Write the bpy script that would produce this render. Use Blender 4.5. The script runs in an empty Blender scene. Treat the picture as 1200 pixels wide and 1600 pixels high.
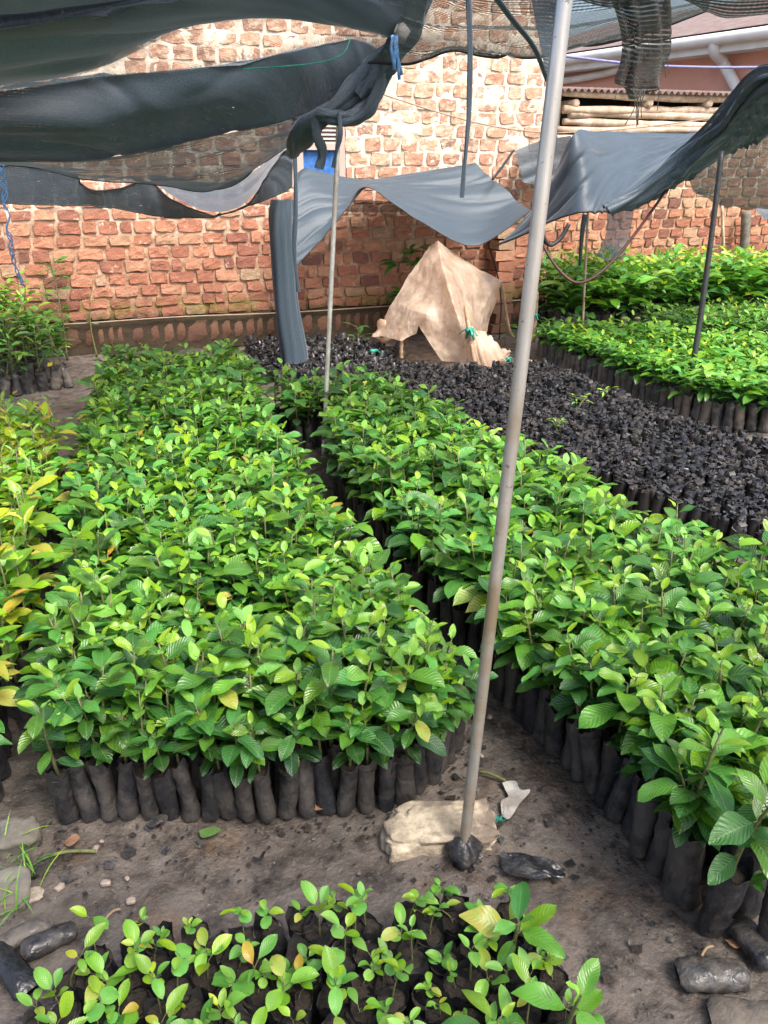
import bpy, math, random
import numpy as np
from mathutils import Vector, Matrix

random.seed(7)
rng = np.random.default_rng(11)
PI = math.pi
SC = bpy.context.scene
COL = SC.collection

# ------------------------------------------------------------------ camera
F = 1232.0
TH = math.radians(24.06)
YAW = math.radians(18)
H = 1.6
FW = np.array([math.sin(YAW) * math.cos(TH), math.cos(YAW) * math.cos(TH), -math.sin(TH)])
RT = np.array([math.cos(YAW), -math.sin(YAW), 0.0])
UP = np.cross(RT, FW)
CAM = np.array([0, 0, H])


def ray(px, py):
    return FW + RT * (px - 600) / F - UP * (py - 800) / F


def P(px, py, z=0.0):
    r = ray(px, py)
    return CAM + r * (z - H) / r[2]


def W(px, py, Y):
    r = ray(px, py)
    return CAM + r * Y / r[1]


cd = bpy.data.cameras.new('camera')
cam = bpy.data.objects.new('camera', cd)
COL.objects.link(cam)
cd.sensor_fit = 'VERTICAL'
cd.sensor_height = 36
cd.sensor_width = 27
cd.lens = 36 * F / 1600
cd.clip_start = 0.02
cd.clip_end = 2000
m3 = Matrix((Vector(RT), Vector(UP), Vector(-FW))).transposed()
cam.matrix_world = Matrix.Translation((0, 0, H)) @ m3.to_4x4()
SC.camera = cam


# ------------------------------------------------------------------ noise
def _h(ix, iy, iz):
    n = (ix * 374761393 + iy * 668265263 + iz * 2147483647 + 1274126177) & 0xffffffff
    n = ((n ^ (n >> 13)) * 1274126177) & 0xffffffff
    n = n ^ (n >> 16)
    return (n & 0xffff) / 65535.0


def vn(p, s=1.0, seed=0):
    p = np.asarray(p, float) * s + seed * 17.31
    i = np.floor(p).astype(np.int64)
    f = p - i
    f = f * f * (3 - 2 * f)
    r = 0
    for dx in (0, 1):
        for dy in (0, 1):
            for dz in (0, 1):
                w = (f[:, 0] if dx else 1 - f[:, 0]) * (f[:, 1] if dy else 1 - f[:, 1]) * (f[:, 2] if dz else 1 - f[:, 2])
                r = r + w * _h(i[:, 0] + dx, i[:, 1] + dy, i[:, 2] + dz)
    return r * 2 - 1


def fbm(p, s, seed=0, o=3):
    r, a = 0, 1.0
    for k in range(o):
        r = r + a * vn(p, s * 2 ** k, seed + k)
        a *= .5
    return r


# ------------------------------------------------------------------ mesh builder
class MB:
    def __init__(self):
        self.v, self.f, self.uv, self.t, self.r, self.m = [], [], [], [], [], []
        self.n = 0

    def add(self, v, f, uv=None, tint=0.0, rnd=None, mat=0):
        v = np.asarray(v, float)
        f = np.asarray(f, np.int64)
        k = len(v)
        self.v.append(v)
        self.f.append(f + self.n)
        self.uv.append(np.full((k, 2), .5) if uv is None else np.asarray(uv, float))
        self.t.append(np.full(k, tint, float) if np.isscalar(tint) else np.asarray(tint, float))
        if rnd is None:
            rnd = random.random()
        self.r.append(np.full(k, rnd, float) if np.isscalar(rnd) else np.asarray(rnd, float))
        self.m.append(np.full(len(f), mat, np.int32))
        self.n += k
        return self

    def pack(self):
        self.v = [np.concatenate(self.v)]
        self.f = [np.concatenate(self.f)]
        self.uv = [np.concatenate(self.uv)]
        self.t = [np.concatenate(self.t)]
        self.r = [np.concatenate(self.r)]
        self.m = [np.concatenate(self.m)]
        return self

    def merge(self, o, loc=(0, 0, 0), rz=0.0, s=1.0, mat=None, tilt=(0, 0), dt=0.0, dr=0.0):
        o.pack()
        R = np.array((Matrix.Rotation(rz, 3, 'Z') @ Matrix.Rotation(tilt[0], 3, 'X') @ Matrix.Rotation(tilt[1], 3, 'Y')))
        v = (o.v[0] * s) @ R.T + np.asarray(loc)
        self.v.append(v)
        self.f.append(o.f[0] + self.n)
        self.uv.append(o.uv[0])
        self.t.append(o.t[0] + dt)
        self.r.append((o.r[0] + dr) % 1.0)
        self.m.append(o.m[0] if mat is None else np.full(len(o.f[0]), mat, np.int32))
        self.n += len(v)
        return self

    def mesh(self, name, mats, smooth=True):
        self.pack()
        me = bpy.data.meshes.new(name)
        v, f = self.v[0], self.f[0]
        me.vertices.add(len(v))
        me.vertices.foreach_set('co', v.ravel().astype(np.float32))
        nf = len(f)
        me.loops.add(nf * 4)
        me.loops.foreach_set('vertex_index', f.ravel().astype(np.int32))
        me.polygons.add(nf)
        me.polygons.foreach_set('loop_start', np.arange(0, nf * 4, 4, dtype=np.int32))
        me.polygons.foreach_set('material_index', self.m[0])
        me.polygons.foreach_set('use_smooth', np.full(nf, smooth))
        uvl = me.uv_layers.new(name='UVMap')
        uvl.data.foreach_set('uv', self.uv[0][f.ravel()].ravel().astype(np.float32))
        a = me.attributes.new('tint', 'FLOAT', 'POINT')
        a.data.foreach_set('value', self.t[0].astype(np.float32))
        a = me.attributes.new('rnd', 'FLOAT', 'POINT')
        a.data.foreach_set('value', self.r[0].astype(np.float32))
        for mm in (mats if isinstance(mats, (list, tuple)) else [mats]):
            me.materials.append(mm)
        me.update(calc_edges=True)
        me.validate()
        return me

    def build(self, name, mats, parent=None, smooth=True, loc=None):
        return link(name, self.mesh(name, mats, smooth), parent, loc)


def link(name, me, parent=None, loc=None, rz=0.0, s=1.0):
    o = bpy.data.objects.new(name, me)
    COL.objects.link(o)
    if parent is not None:
        o.parent = parent
    if loc is not None:
        o.location = [float(x) for x in loc]
    if rz:
        o.rotation_euler[2] = rz
    if s != 1.0:
        o.scale = (s, s, s)
    return o


def tag(o, label=None, cat=None, group=None, kind=None):
    if label:
        o['label'] = label
    if cat:
        o['category'] = cat
    if group:
        o['group'] = group
    if kind:
        o['kind'] = kind
    return o


def thing(name, label, cat, loc=(0, 0, 0), rz=0.0, group=None, s=1.0):
    o = link(name, None, None, loc, rz, s)
    o.empty_display_size = .05
    return tag(o, label, cat, group)


def gridf(nr, nc):
    i = np.arange(nr - 1)[:, None] * nc + np.arange(nc - 1)[None, :]
    return np.stack([i, i + 1, i + nc + 1, i + nc], -1).reshape(-1, 4)


def ringf(nr, k):
    i = np.arange(nr - 1)[:, None] * k
    j = np.arange(k)[None, :]
    return np.stack([i + j, i + (j + 1) % k, i + k + (j + 1) % k, i + k + j], -1).reshape(-1, 4)


def tube(mb, pts, rad, k=8, mat=0, tint=0.0, rnd=None, flat=1.0, cap=True):
    pts = np.asarray(pts, float)
    n = len(pts)
    rad = np.full(n, rad, float) if np.isscalar(rad) else np.asarray(rad, float)
    if cap:
        pts = np.concatenate([pts[:1], pts, pts[-1:]])
        rad = np.concatenate([[rad[0] * .03], rad, [rad[-1] * .03]])
        n += 2
    d = np.gradient(pts, axis=0)
    if cap:
        d[0] = d[1] = pts[2] - pts[1]
        d[-1] = d[-2] = pts[-2] - pts[-3]
    d /= np.linalg.norm(d, axis=1)[:, None] + 1e-9
    ref = np.array([0, 0, 1.0]) if abs(d[n // 2][2]) < .8 else np.array([0, 1.0, 0])
    a = np.cross(d, ref)
    a /= np.linalg.norm(a, axis=1)[:, None] + 1e-9
    b = np.cross(d, a)
    th = np.arange(k) * 2 * PI / k
    L = np.concatenate([[0], np.cumsum(np.linalg.norm(np.diff(pts, axis=0), axis=1))])
    v = pts[:, None, :] + rad[:, None, None] * (np.cos(th)[None, :, None] * a[:, None, :] + flat * np.sin(th)[None, :, None] * b[:, None, :])
    uv = np.stack(np.broadcast_arrays(L[:, None], th[None, :] / (2 * PI)), -1).reshape(-1, 2)
    mb.add(v.reshape(-1, 3), ringf(n, k), uv, tint, rnd, mat)
    return mb


def crom(c, n):
    """Catmull-Rom along axis 0 of c (k, ...), n samples."""
    c = np.asarray(c, float)
    k = len(c)
    if k == 2:
        t = np.linspace(0, 1, n).reshape([-1] + [1] * (c.ndim - 1))
        return c[0] * (1 - t) + c[1] * t
    e = np.concatenate([[2 * c[0] - c[1]], c, [2 * c[-1] - c[-2]]])
    u = np.linspace(0, k - 1, n)
    i = np.minimum(u.astype(int), k - 2)
    f = (u - i).reshape([-1] + [1] * (c.ndim - 1))
    p0, p1, p2, p3 = e[i], e[i + 1], e[i + 2], e[i + 3]
    return .5 * (2 * p1 + (p2 - p0) * f + (2 * p0 - 5 * p1 + 4 * p2 - p3) * f ** 2 + (3 * p1 - p0 - 3 * p2 + p3) * f ** 3)


def path(pts, n=24):
    return crom(np.array(pts, float), n)


def wpath(pix, n=24):
    return path([W(*q) for q in pix], n)


def box(mb, lo, hi, mat=0, tint=0.0, rnd=None, jit=0.0):
    x0, y0, z0 = lo
    x1, y1, z1 = hi
    v = np.array([[x0, y0, z0], [x1, y0, z0], [x1, y1, z0], [x0, y1, z0], [x0, y0, z1], [x1, y0, z1], [x1, y1, z1], [x0, y1, z1]], float)
    if jit:
        v += rng.uniform(-jit, jit, v.shape)
    f = [[3, 2, 1, 0], [4, 5, 6, 7], [0, 1, 5, 4], [1, 2, 6, 5], [2, 3, 7, 6], [3, 0, 4, 7]]
    v2 = v[np.array(f).ravel()]
    mb.add(v2, np.arange(24).reshape(6, 4), np.tile([[0, 0], [1, 0], [1, 1], [0, 1]], (6, 1)), tint, rnd, mat)
    return mb


# ------------------------------------------------------------------ material helpers
class NT:
    def __init__(self, name):
        self.mat = bpy.data.materials.new(name)
        self.mat.use_nodes = True
        self.nt = self.mat.node_tree
        self.nt.nodes.clear()
        self.out = self.n('ShaderNodeOutputMaterial')

    def n(self, t, ins=None, **kw):
        nd = self.nt.nodes.new(t)
        for k, v in kw.items():
            setattr(nd, k, v)
        for k, v in (ins or {}).items():
            self.set(nd.inputs[k], v)
        return nd

    def set(self, sock, v):
        if isinstance(v, bpy.types.NodeSocket):
            self.nt.links.new(v, sock)
        elif isinstance(v, bpy.types.Node):
            self.nt.links.new(v.outputs[0], sock)
        elif isinstance(v, tuple) and len(v) == 3 and sock.type == 'RGBA':
            sock.default_value = (*v, 1)
        else:
            sock.default_value = v

    def attr(self, name):
        return self.n('ShaderNodeAttribute', attribute_name=name).outputs['Fac']

    def obj(self):
        return self.n('ShaderNodeTexCoord').outputs['Object']

    def geo(self):
        return self.n('ShaderNodeNewGeometry').outputs['Position']

    def uv(self):
        return self.n('ShaderNodeTexCoord').outputs['UV']

    def map(self, v, sc):
        return self.n('ShaderNodeMapping', {'Vector': v, 'Scale': sc}).outputs[0]

    def noise(self, v, s, d=4, r=.55):
        return self.n('ShaderNodeTexNoise', {'Vector': v, 'Scale': s, 'Detail': d, 'Roughness': r}).outputs['Fac']

    def math(self, op, a, b=0.0, c=0.0):
        nd = self.n('ShaderNodeMath', operation=op)
        self.set(nd.inputs[0], a)
        self.set(nd.inputs[1], b)
        self.set(nd.inputs[2], c)
        return nd.outputs[0]

    def rng(self, v, a, b, c=0.0, d=1.0):
        return self.n('ShaderNodeMapRange', {'Value': v, 'From Min': a, 'From Max': b, 'To Min': c, 'To Max': d}).outputs[0]

    def mix(self, f, a, b, blend='MIX'):
        nd = self.n('ShaderNodeMix', data_type='RGBA', blend_type=blend)
        self.set(nd.inputs[0], f)
        self.set(nd.inputs[6], a)
        self.set(nd.inputs[7], b)
        return nd.outputs[2]

    def ramp(self, v, stops):
        nd = self.n('ShaderNodeValToRGB', {'Fac': v})
        e = nd.color_ramp.elements
        while len(e) < len(stops):
            e.new(.5)
        for el, (p, c) in zip(e, stops):
            el.position = p
            el.color = (*c, 1)
        return nd.outputs[0]

    def bump(self, h, s, d=.01):
        return self.n('ShaderNodeBump', {'Height': h, 'Strength': s, 'Distance': d}).outputs[0]

    def bsdf(self, col, rough=.6, normal=None, spec=.5, metal=0.0, **kw):
        ins = {'Base Color': col, 'Roughness': rough, 'Specular IOR Level': spec, 'Metallic': metal}
        if normal is not None:
            ins['Normal'] = normal
        ins.update(kw)
        return self.n('ShaderNodeBsdfPrincipled', ins).outputs[0]

    def done(self, sh):
        self.nt.links.new(sh, self.out.inputs[0])
        return self.mat

    def mixs(self, f, a, b):
        return self.n('ShaderNodeMixShader', {0: f, 1: a, 2: b}).outputs[0]


def simple(name, c, rough=.6, var=.35, sc=30, bump=.2, metal=0.0, spec=.5, dirt=None, dsc=6, damt=.6):
    t = NT(name)
    g = t.obj()
    n = t.noise(g, sc, 5)
    col = t.mix(t.rng(n, .3, .7), tuple(x * (1 - var) for x in c), tuple(min(1, x * (1 + var)) for x in c))
    if dirt:
        col = t.mix(t.math('MULTIPLY', t.rng(t.noise(g, dsc, 6), .42, .62), damt), col, dirt)
    nm = t.bump(n, bump) if bump else None
    return t.done(t.bsdf(col, rough, nm, spec, metal))


def leafmat(name, veins=1.0, stops=None):
    t = NT(name)
    tint = t.attr('tint')
    rnd = t.attr('rnd')
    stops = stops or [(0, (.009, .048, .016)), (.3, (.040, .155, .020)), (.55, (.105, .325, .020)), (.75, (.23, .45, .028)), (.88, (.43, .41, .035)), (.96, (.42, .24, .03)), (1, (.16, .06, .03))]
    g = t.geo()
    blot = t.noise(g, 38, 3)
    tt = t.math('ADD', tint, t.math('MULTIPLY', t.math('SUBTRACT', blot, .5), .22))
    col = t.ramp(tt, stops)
    hs = t.n('ShaderNodeHueSaturation', {'Hue': t.rng(rnd, 0, 1, .465, .53), 'Saturation': t.rng(rnd, 0, 1, 1.05, .88), 'Value': t.rng(t.math('FRACT', t.math('MULTIPLY', rnd, 7.3)), 0, 1, .75, 1.25), 'Color': col}).outputs[0]
    uv = t.n('ShaderNodeSeparateXYZ', {0: t.uv()})
    au = t.math('ABSOLUTE', t.math('SUBTRACT', t.math('MULTIPLY', uv.outputs[1], 2.0), 1.0))
    ph = t.math('SUBTRACT', t.math('MULTIPLY', uv.outputs[0], 62.0), t.math('MULTIPLY', au, 15.0))
    s = t.math('SINE', ph)
    vein = t.math('MULTIPLY', t.rng(s, .88, 1.0), .17 * veins)
    mid = t.rng(au, .0, .08, .55, 0.0)
    vm = t.math('MAXIMUM', vein, mid)
    col2 = t.mix(vm, hs, (.20, .36, .09))
    # insect and scorch spots
    sp = t.rng(t.noise(g, 120, 2), .70, .76)
    col2 = t.mix(t.math('MULTIPLY', sp, .75), col2, (.16, .10, .04))
    edge = t.math('MULTIPLY', t.rng(t.math('ADD', au, t.math('MULTIPLY', t.noise(g, 55, 3), .9)), 1.38, 1.5), t.rng(t.math('FRACT', t.math('MULTIPLY', rnd, 13.7)), .6, .75))
    col2 = t.mix(t.math('MULTIPLY', edge, .8), col2, (.22, .15, .05))
    dusty = t.math('MULTIPLY', t.rng(t.noise(g, 24, 4), .52, .7), t.rng(t.math('FRACT', t.math('MULTIPLY', rnd, 29.3)), .4, 1.0, 0, .45))
    col2 = t.mix(dusty, col2, (.20, .22, .14))
    hgt = t.math('ADD', t.math('MULTIPLY', s, .5 * veins), t.math('MULTIPLY', t.noise(g, 60, 2), .6))
    nm = t.bump(hgt, .32, .003)
    rough = t.rng(rnd, 0, 1, .22, .46)
    b = t.bsdf(col2, rough, nm, .6)
    tr = t.n('ShaderNodeBsdfTranslucent', {'Color': t.mix(.5, col2, (.19, .53, .03), 'MIX'), 'Normal': nm}).outputs[0]
    return t.done(t.mixs(.27, b, tr))


def netmat(name, c=(.055, .083, .110), period=.012, coarse=0.0):
    t = NT(name)
    uv = t.uv()
    dens = t.attr('tint')
    st = t.noise(t.map(uv, (6, 60, 1)), 1.0, 4)          # pulled threads
    bl = t.noise(uv, 2.5, 3)
    sx = t.n('ShaderNodeSeparateXYZ', {0: uv})
    wv = t.math('SINE', t.math('MULTIPLY', sx.outputs[1], 2 * PI / period))
    wx = t.math('SINE', t.math('MULTIPLY', sx.outputs[0], 2 * PI / (period * 1.6)))
    weave = t.math('ADD', t.math('MULTIPLY', wv, coarse), t.math('MULTIPLY', wx, coarse * .15))
    a = t.math('ADD', dens, t.math('MULTIPLY', t.math('SUBTRACT', st, .5), .16))
    a = t.math('ADD', a, t.math('MULTIPLY', t.math('SUBTRACT', bl, .5), .14))
    a = t.math('ADD', a, weave)
    gr = t.noise(t.map(uv, (90, 260, 1)), 1.0, 2)
    a = t.math('ADD', a, t.math('MULTIPLY', t.math('SUBTRACT', gr, .56), .55))
    # a few pinholes
    ph = t.rng(t.noise(t.map(uv, (14, 45, 1)), 1.0, 1), .795, .81)
    a = t.math('SUBTRACT', a, t.math('MULTIPLY', ph, .8))
    nd = t.n('ShaderNodeClamp', {0: a, 1: .03, 2: 1.0}).outputs[0]
    col = t.mix(t.rng(st, .3, .7), tuple(x * .85 for x in c), tuple(x * 1.18 for x in c))
    dust = t.rng(t.noise(uv, 5, 5), .56, .75)
    col = t.mix(t.math('MULTIPLY', dust, .15), col, (.15, .145, .13))
    col = t.mix(t.rng(gr, .35, .65), tuple(x * .6 for x in c), t.mix(.5, col, tuple(x * 1.5 for x in c)))
    nm = t.bump(t.math('ADD', st, gr), .25, .004)
    b = t.bsdf(col, .5, nm, .5, **{'Sheen Weight': .35, 'Sheen Roughness': .4, 'Sheen Tint': (.8, .9, 1, 1)})
    tr = t.n('ShaderNodeBsdfTranslucent', {'Color': (.03, .045, .05)}).outputs[0]
    sh = t.mixs(.22, b, tr)
    tp = t.n('ShaderNodeBsdfTransparent', {'Color': (1, 1, 1)}).outputs[0]
    return t.done(t.mixs(nd, tp, sh))


def bagmat(name, c, dirt, amt):
    t = NT(name)
    g = t.obj()
    n = t.noise(g, 45, 4)
    info = t.n('ShaderNodeObjectInfo').outputs['Random']
    g2 = t.n('ShaderNodeVectorMath', {0: g, 1: info}, operation='ADD').outputs[0]
    d = t.math('ADD', t.noise(g2, 17, 6, .65), t.math('MULTIPLY', t.math('SUBTRACT', info, .5), .22))
    dm = t.math('MULTIPLY', t.rng(d, .40, .62), amt)
    col = t.mix(t.rng(n, .3, .7), tuple(x * .7 for x in c), tuple(x * 1.4 for x in c))
    col = t.mix(dm, col, dirt)
    fine = t.rng(t.noise(g2, 160, 3), .62, .72)
    col = t.mix(t.math('MULTIPLY', fine, .35), col, tuple(x * 1.5 for x in dirt))
    r1 = t.math('ABSOLUTE', t.math('SUBTRACT', t.noise(t.map(g2, (24, 24, 15)), 1.0, 3, .45), .5))
    cr0 = t.n('ShaderNodeTexVoronoi', {'Vector': t.n('ShaderNodeVectorMath', {0: t.map(g2, (38, 38, 62)), 1: t.n('ShaderNodeTexNoise', {'Vector': g2, 'Scale': 30.0}).outputs['Color']}, operation='ADD').outputs[0], 'Scale': 1.0}, feature='DISTANCE_TO_EDGE').outputs['Distance']
    crease = t.math('ADD', t.math('MULTIPLY', t.rng(cr0, 0, .12), .22), t.rng(r1, 0, .14))
    nm = t.bump(t.math('ADD', t.math('MULTIPLY', crease, .7), t.math('MULTIPLY', n, .25)), .42, .006)
    return t.done(t.bsdf(col, t.rng(dm, 0, .7, .28, .72), nm, .5))


M = {}
M['leaf'] = leafmat('seedling_leaf')
M['leaf_smooth'] = leafmat('young_leaf', .35)
M['net'] = netmat('black_shade_net', coarse=.13)
M['net_coarse'] = netmat('coarse_shade_net', (.07, .068, .056), .0105, .36)
M['stem'] = simple('green_brown_stem', (.12, .13, .045), .6, .45, 60)
M['bark'] = simple('peeled_wood', (.36, .25, .15), .75, .3, 40, .4, dirt=(.16, .11, .07))
M['log'] = simple('weathered_log', (.50, .40, .30), .8, .25, 25, .5, dirt=(.22, .15, .10))
M['bag'] = bagmat('black_polythene', (.020, .021, .024), (.10, .085, .072), .52)
M['bag_clean'] = bagmat('clean_black_polythene', (.016, .017, .020), (.06, .055, .05), .45)
M['bag_dusty'] = bagmat('dusty_polythene', (.042, .042, .043), (.14, .115, .092), .9)
M['soil'] = simple('potting_soil', (.030, .022, .017), .95, .5, 90, .8)
M['steel'] = None


def mk_steel():
    t = NT('weathered_steel_tube')
    o = t.obj()
    n = t.noise(t.map(o, (60, 60, 3)), 1.0, 5)
    r = t.noise(o, 5, 6)
    z = t.n('ShaderNodeSeparateXYZ', {0: o}).outputs[2]
    rust = t.math('MULTIPLY', t.rng(r, .22, .55), t.rng(z, 1.0, 2.0, 1.0, .1))
    col = t.mix(t.rng(n, .3, .7), (.50, .50, .49), (.74, .74, .73))
    col = t.mix(rust, col, (.21, .165, .105))
    sp = t.rng(t.noise(o, 70, 2), .68, .74)
    col = t.mix(t.math('MULTIPLY', sp, .7), col, (.10, .07, .05))
    met = t.rng(rust, 0, 1, .85, .15)
    return t.done(t.bsdf(col, t.rng(rust, 0, 1, .20, .55), t.bump(n, .15, .002), .5, met))


M['steel'] = mk_steel()
M['blackpole'] = simple('black_pole_paint', (.025, .027, .028), .5, .4, 30, .2)
M['whitepole'] = simple('galvanised_pole', (.55, .54, .50), .45, .2, 40, .1, metal=.3, dirt=(.25, .2, .14))
M['cord'] = simple('black_cord', (.015, .014, .014), .6, .4, 80, .2)
M['redcord'] = simple('maroon_cord', (.06, .015, .015), .6, .3, 80, .2)
M['bluecable'] = simple('blue_violet_cable', (.16, .16, .34), .5, .2, 30, .1)
M['wire'] = simple('brown_wire', (.30, .21, .15), .6, .2, 30, .1)
M['bluerope'] = simple('blue_twine', (.12, .30, .62), .6, .3, 60, .2)
M['green'] = simple('green_tie', (.01, .24, .17), .5, .3, 60, .2)
M['pink'] = simple('pink_plaster', (.72, .37, .28), .85, .12, 3, .1, dirt=(.45, .24, .18), dsc=3, damt=.4)
M['white'] = simple('white_paint', (.78, .77, .74), .5, .06, 8, .05, dirt=(.5, .46, .4), dsc=4, damt=.4)
M['iron'] = simple('corrugated_iron', (.22, .17, .15), .6, .3, 10, .1, metal=.2, dirt=(.2, .09, .05))
M['dark'] = simple('painted_gap_shade', (.02, .02, .022), .9, .3, 10, 0)  # near-black colour standing in for the shade inside openings
M['frame'] = simple('pinkish_window_paint', (.50, .34, .29), .6, .1, 12, .1, dirt=(.35, .24, .2))
M['curtain'] = simple('blue_curtain', (.03, .13, .38), .7, .35, 25, .3)
M['stone'] = simple('pale_sandstone', (.44, .37, .27), .9, .38, 34, 1.0, dirt=(.15, .115, .09), dsc=13, damt=.85)
M['greystone'] = simple('grey_fieldstone', (.17, .155, .13), .9, .3, 25, .8, dirt=(.08, .07, .05))
M['whiteplastic'] = simple('dirty_white_plastic', (.42, .40, .37), .45, .15, 30, .5, dirt=(.2, .16, .13), dsc=20)
M['dryleaf'] = simple('dry_leaf', (.22, .12, .07), .7, .4, 40, .4)
M['pebble'] = simple('pale_pebble', (.30, .24, .20), .85, .3, 60, .4)


def mk_brick():
    t = NT('fired_brick')
    rnd = t.attr('rnd')
    g = t.geo()
    z = t.n('ShaderNodeSeparateXYZ', {0: g}).outputs[2]
    col = t.ramp(rnd, [(0, (.12, .065, .055)), (.12, (.24, .105, .075)), (.35, (.35, .155, .095)), (.68, (.45, .22, .135)), (.85, (.42, .25, .155)), (1, (.40, .31, .20))])
    n = t.noise(g, 26, 5)
    col = t.mix(t.math('MULTIPLY', t.rng(n, .35, .7), .45), col, (.30, .10, .065))
    # lime smears, more of them higher up
    sm = t.rng(t.math('ADD', t.noise(g, 13, 7, .68), t.rng(z, .9, 1.8, -.10, .05)), .53, .60)
    col = t.mix(t.math('MULTIPLY', sm, .65), col, (.60, .47, .35))
    top_pale = t.math('MULTIPLY', t.rng(z, 1.1, 1.7), .28)  # bricks turn evenly paler towards the upper courses
    col = t.mix(top_pale, col, (.60, .44, .32))
    # soot / damp patches
    so = t.rng(t.noise(g, 3.2, 4), .60, .72)
    col = t.mix(t.math('MULTIPLY', so, .5), col, (.12, .075, .06))
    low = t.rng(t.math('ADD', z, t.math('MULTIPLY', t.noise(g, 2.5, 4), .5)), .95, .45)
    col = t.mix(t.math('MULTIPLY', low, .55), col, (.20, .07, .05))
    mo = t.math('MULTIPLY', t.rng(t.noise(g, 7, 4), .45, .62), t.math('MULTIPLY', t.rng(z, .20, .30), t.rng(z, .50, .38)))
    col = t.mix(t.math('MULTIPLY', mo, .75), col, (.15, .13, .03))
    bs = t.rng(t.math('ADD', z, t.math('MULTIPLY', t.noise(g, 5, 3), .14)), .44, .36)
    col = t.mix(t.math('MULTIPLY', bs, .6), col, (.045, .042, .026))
    return t.done(t.bsdf(col, .9, t.bump(t.math('ADD', t.noise(g, 70, 5), t.noise(g, 22, 3)), .8, .008), .25))


def mk_mortar():
    t = NT('earth_and_lime_mortar')
    g = t.geo()
    z = t.n('ShaderNodeSeparateXYZ', {0: g}).outputs[2]
    n = t.noise(g, 12, 6)
    hi = t.rng(t.math('ADD', z, t.math('MULTIPLY', t.noise(g, 1.6, 4), .9)), 1.35, 1.85)
    lowc = t.mix(t.rng(n, .35, .65), (.29, .165, .105), (.47, .31, .21))
    hic = t.mix(t.rng(n, .3, .6), (.48, .38, .28), (.70, .61, .50))
    col = t.mix(hi, lowc, hic)
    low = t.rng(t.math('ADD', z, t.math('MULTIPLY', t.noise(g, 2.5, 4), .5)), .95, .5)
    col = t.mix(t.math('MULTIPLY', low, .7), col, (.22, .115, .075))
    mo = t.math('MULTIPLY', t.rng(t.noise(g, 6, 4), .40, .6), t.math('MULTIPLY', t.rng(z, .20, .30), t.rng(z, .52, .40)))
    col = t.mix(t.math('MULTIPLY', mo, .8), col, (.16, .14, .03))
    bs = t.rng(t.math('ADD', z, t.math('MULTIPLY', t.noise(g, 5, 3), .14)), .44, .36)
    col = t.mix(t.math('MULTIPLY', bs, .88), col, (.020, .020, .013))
    return t.done(t.bsdf(col, .95, t.bump(t.noise(g, 45, 6), .7, .01), .2))


M['brick'] = mk_brick()
M['mortar'] = mk_mortar()


def mk_ground():
    t = NT('trodden_soil')
    g = t.geo()
    a = t.noise(g, 2.2, 6)
    b = t.noise(g, 14, 6)
    c = t.noise(g, 70, 4)
    col = t.mix(t.rng(a, .35, .65), (.080, .067, .058), (.158, .134, .115))
    col = t.mix(t.math('MULTIPLY', t.rng(b, .45, .64), .8), col, (.042, .034, .029))
    col = t.mix(t.math('MULTIPLY', t.rng(t.noise(g, 7, 7, .7), .55, .63), .75), col, (.035, .031, .030))
    fl = t.rng(t.noise(g, 130, 3), .66, .72)
    col = t.mix(t.math('MULTIPLY', fl, .6), col, (.30, .26, .22))
    col = t.mix(t.math('MULTIPLY', t.rng(t.noise(g, 5, 4), .56, .70), .5), col, (.15, .092, .055))
    col = t.mix(t.math('MULTIPLY', t.rng(c, .60, .72), .5), col, (.20, .165, .135))
    wet = t.rng(t.noise(g, 3.1, 5), .36, .54)
    h = t.math('ADD', t.math('MULTIPLY', b, 1.0), t.math('MULTIPLY', c, .35))
    return t.done(t.bsdf(col, t.rng(wet, 0, 1, .85, .48), t.bump(h, .75, .025), .35))


M['ground'] = mk_ground()


def mk_tarp():
    t = NT('tan_plastic_sheet')
    g = t.geo()
    n = t.noise(g, 5, 5)
    w = t.math('ADD', t.math('MULTIPLY', t.math('ABSOLUTE', t.math('SUBTRACT', t.noise(t.map(g, (13, 13, 3)), 1.0, 4, .55), .5)), 1.6), t.math('ABSOLUTE', t.math('SUBTRACT', t.noise(t.map(g, (9, 9, 9)), 1.0, 6, .6), .5)))
    col = t.mix(t.rng(n, .35, .65), (.64, .47, .34), (.80, .65, .52))
    glare_scuff = t.rng(t.noise(g, 17, 6, .7), .58, .66)
    msk = t.rng(t.noise(g, 3.4, 3), .46, .58)
    col = t.mix(t.math('MULTIPLY', t.math('MULTIPLY', glare_scuff, msk), .8), col, (.78, .73, .66))  # white glare and scuffs painted in as paler patches
    col = t.mix(t.math('MULTIPLY', t.rng(t.noise(g, 30, 4), .6, .7), .4), col, (.30, .19, .11))
    nm = t.bump(w, .4, .03)
    b = t.bsdf(col, .24, nm, .55)
    tr = t.n('ShaderNodeBsdfTranslucent', {'Color': col}).outputs[0]
    tp_ = t.n('ShaderNodeBsdfTransparent', {'Color': (.95, .88, .78, 1)}).outputs[0]
    return t.done(t.mixs(t.rng(t.noise(g, 4.5, 4), .42, .62, .04, .30), t.mixs(.5, b, tr), tp_))


M['tarp'] = mk_tarp()

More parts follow.
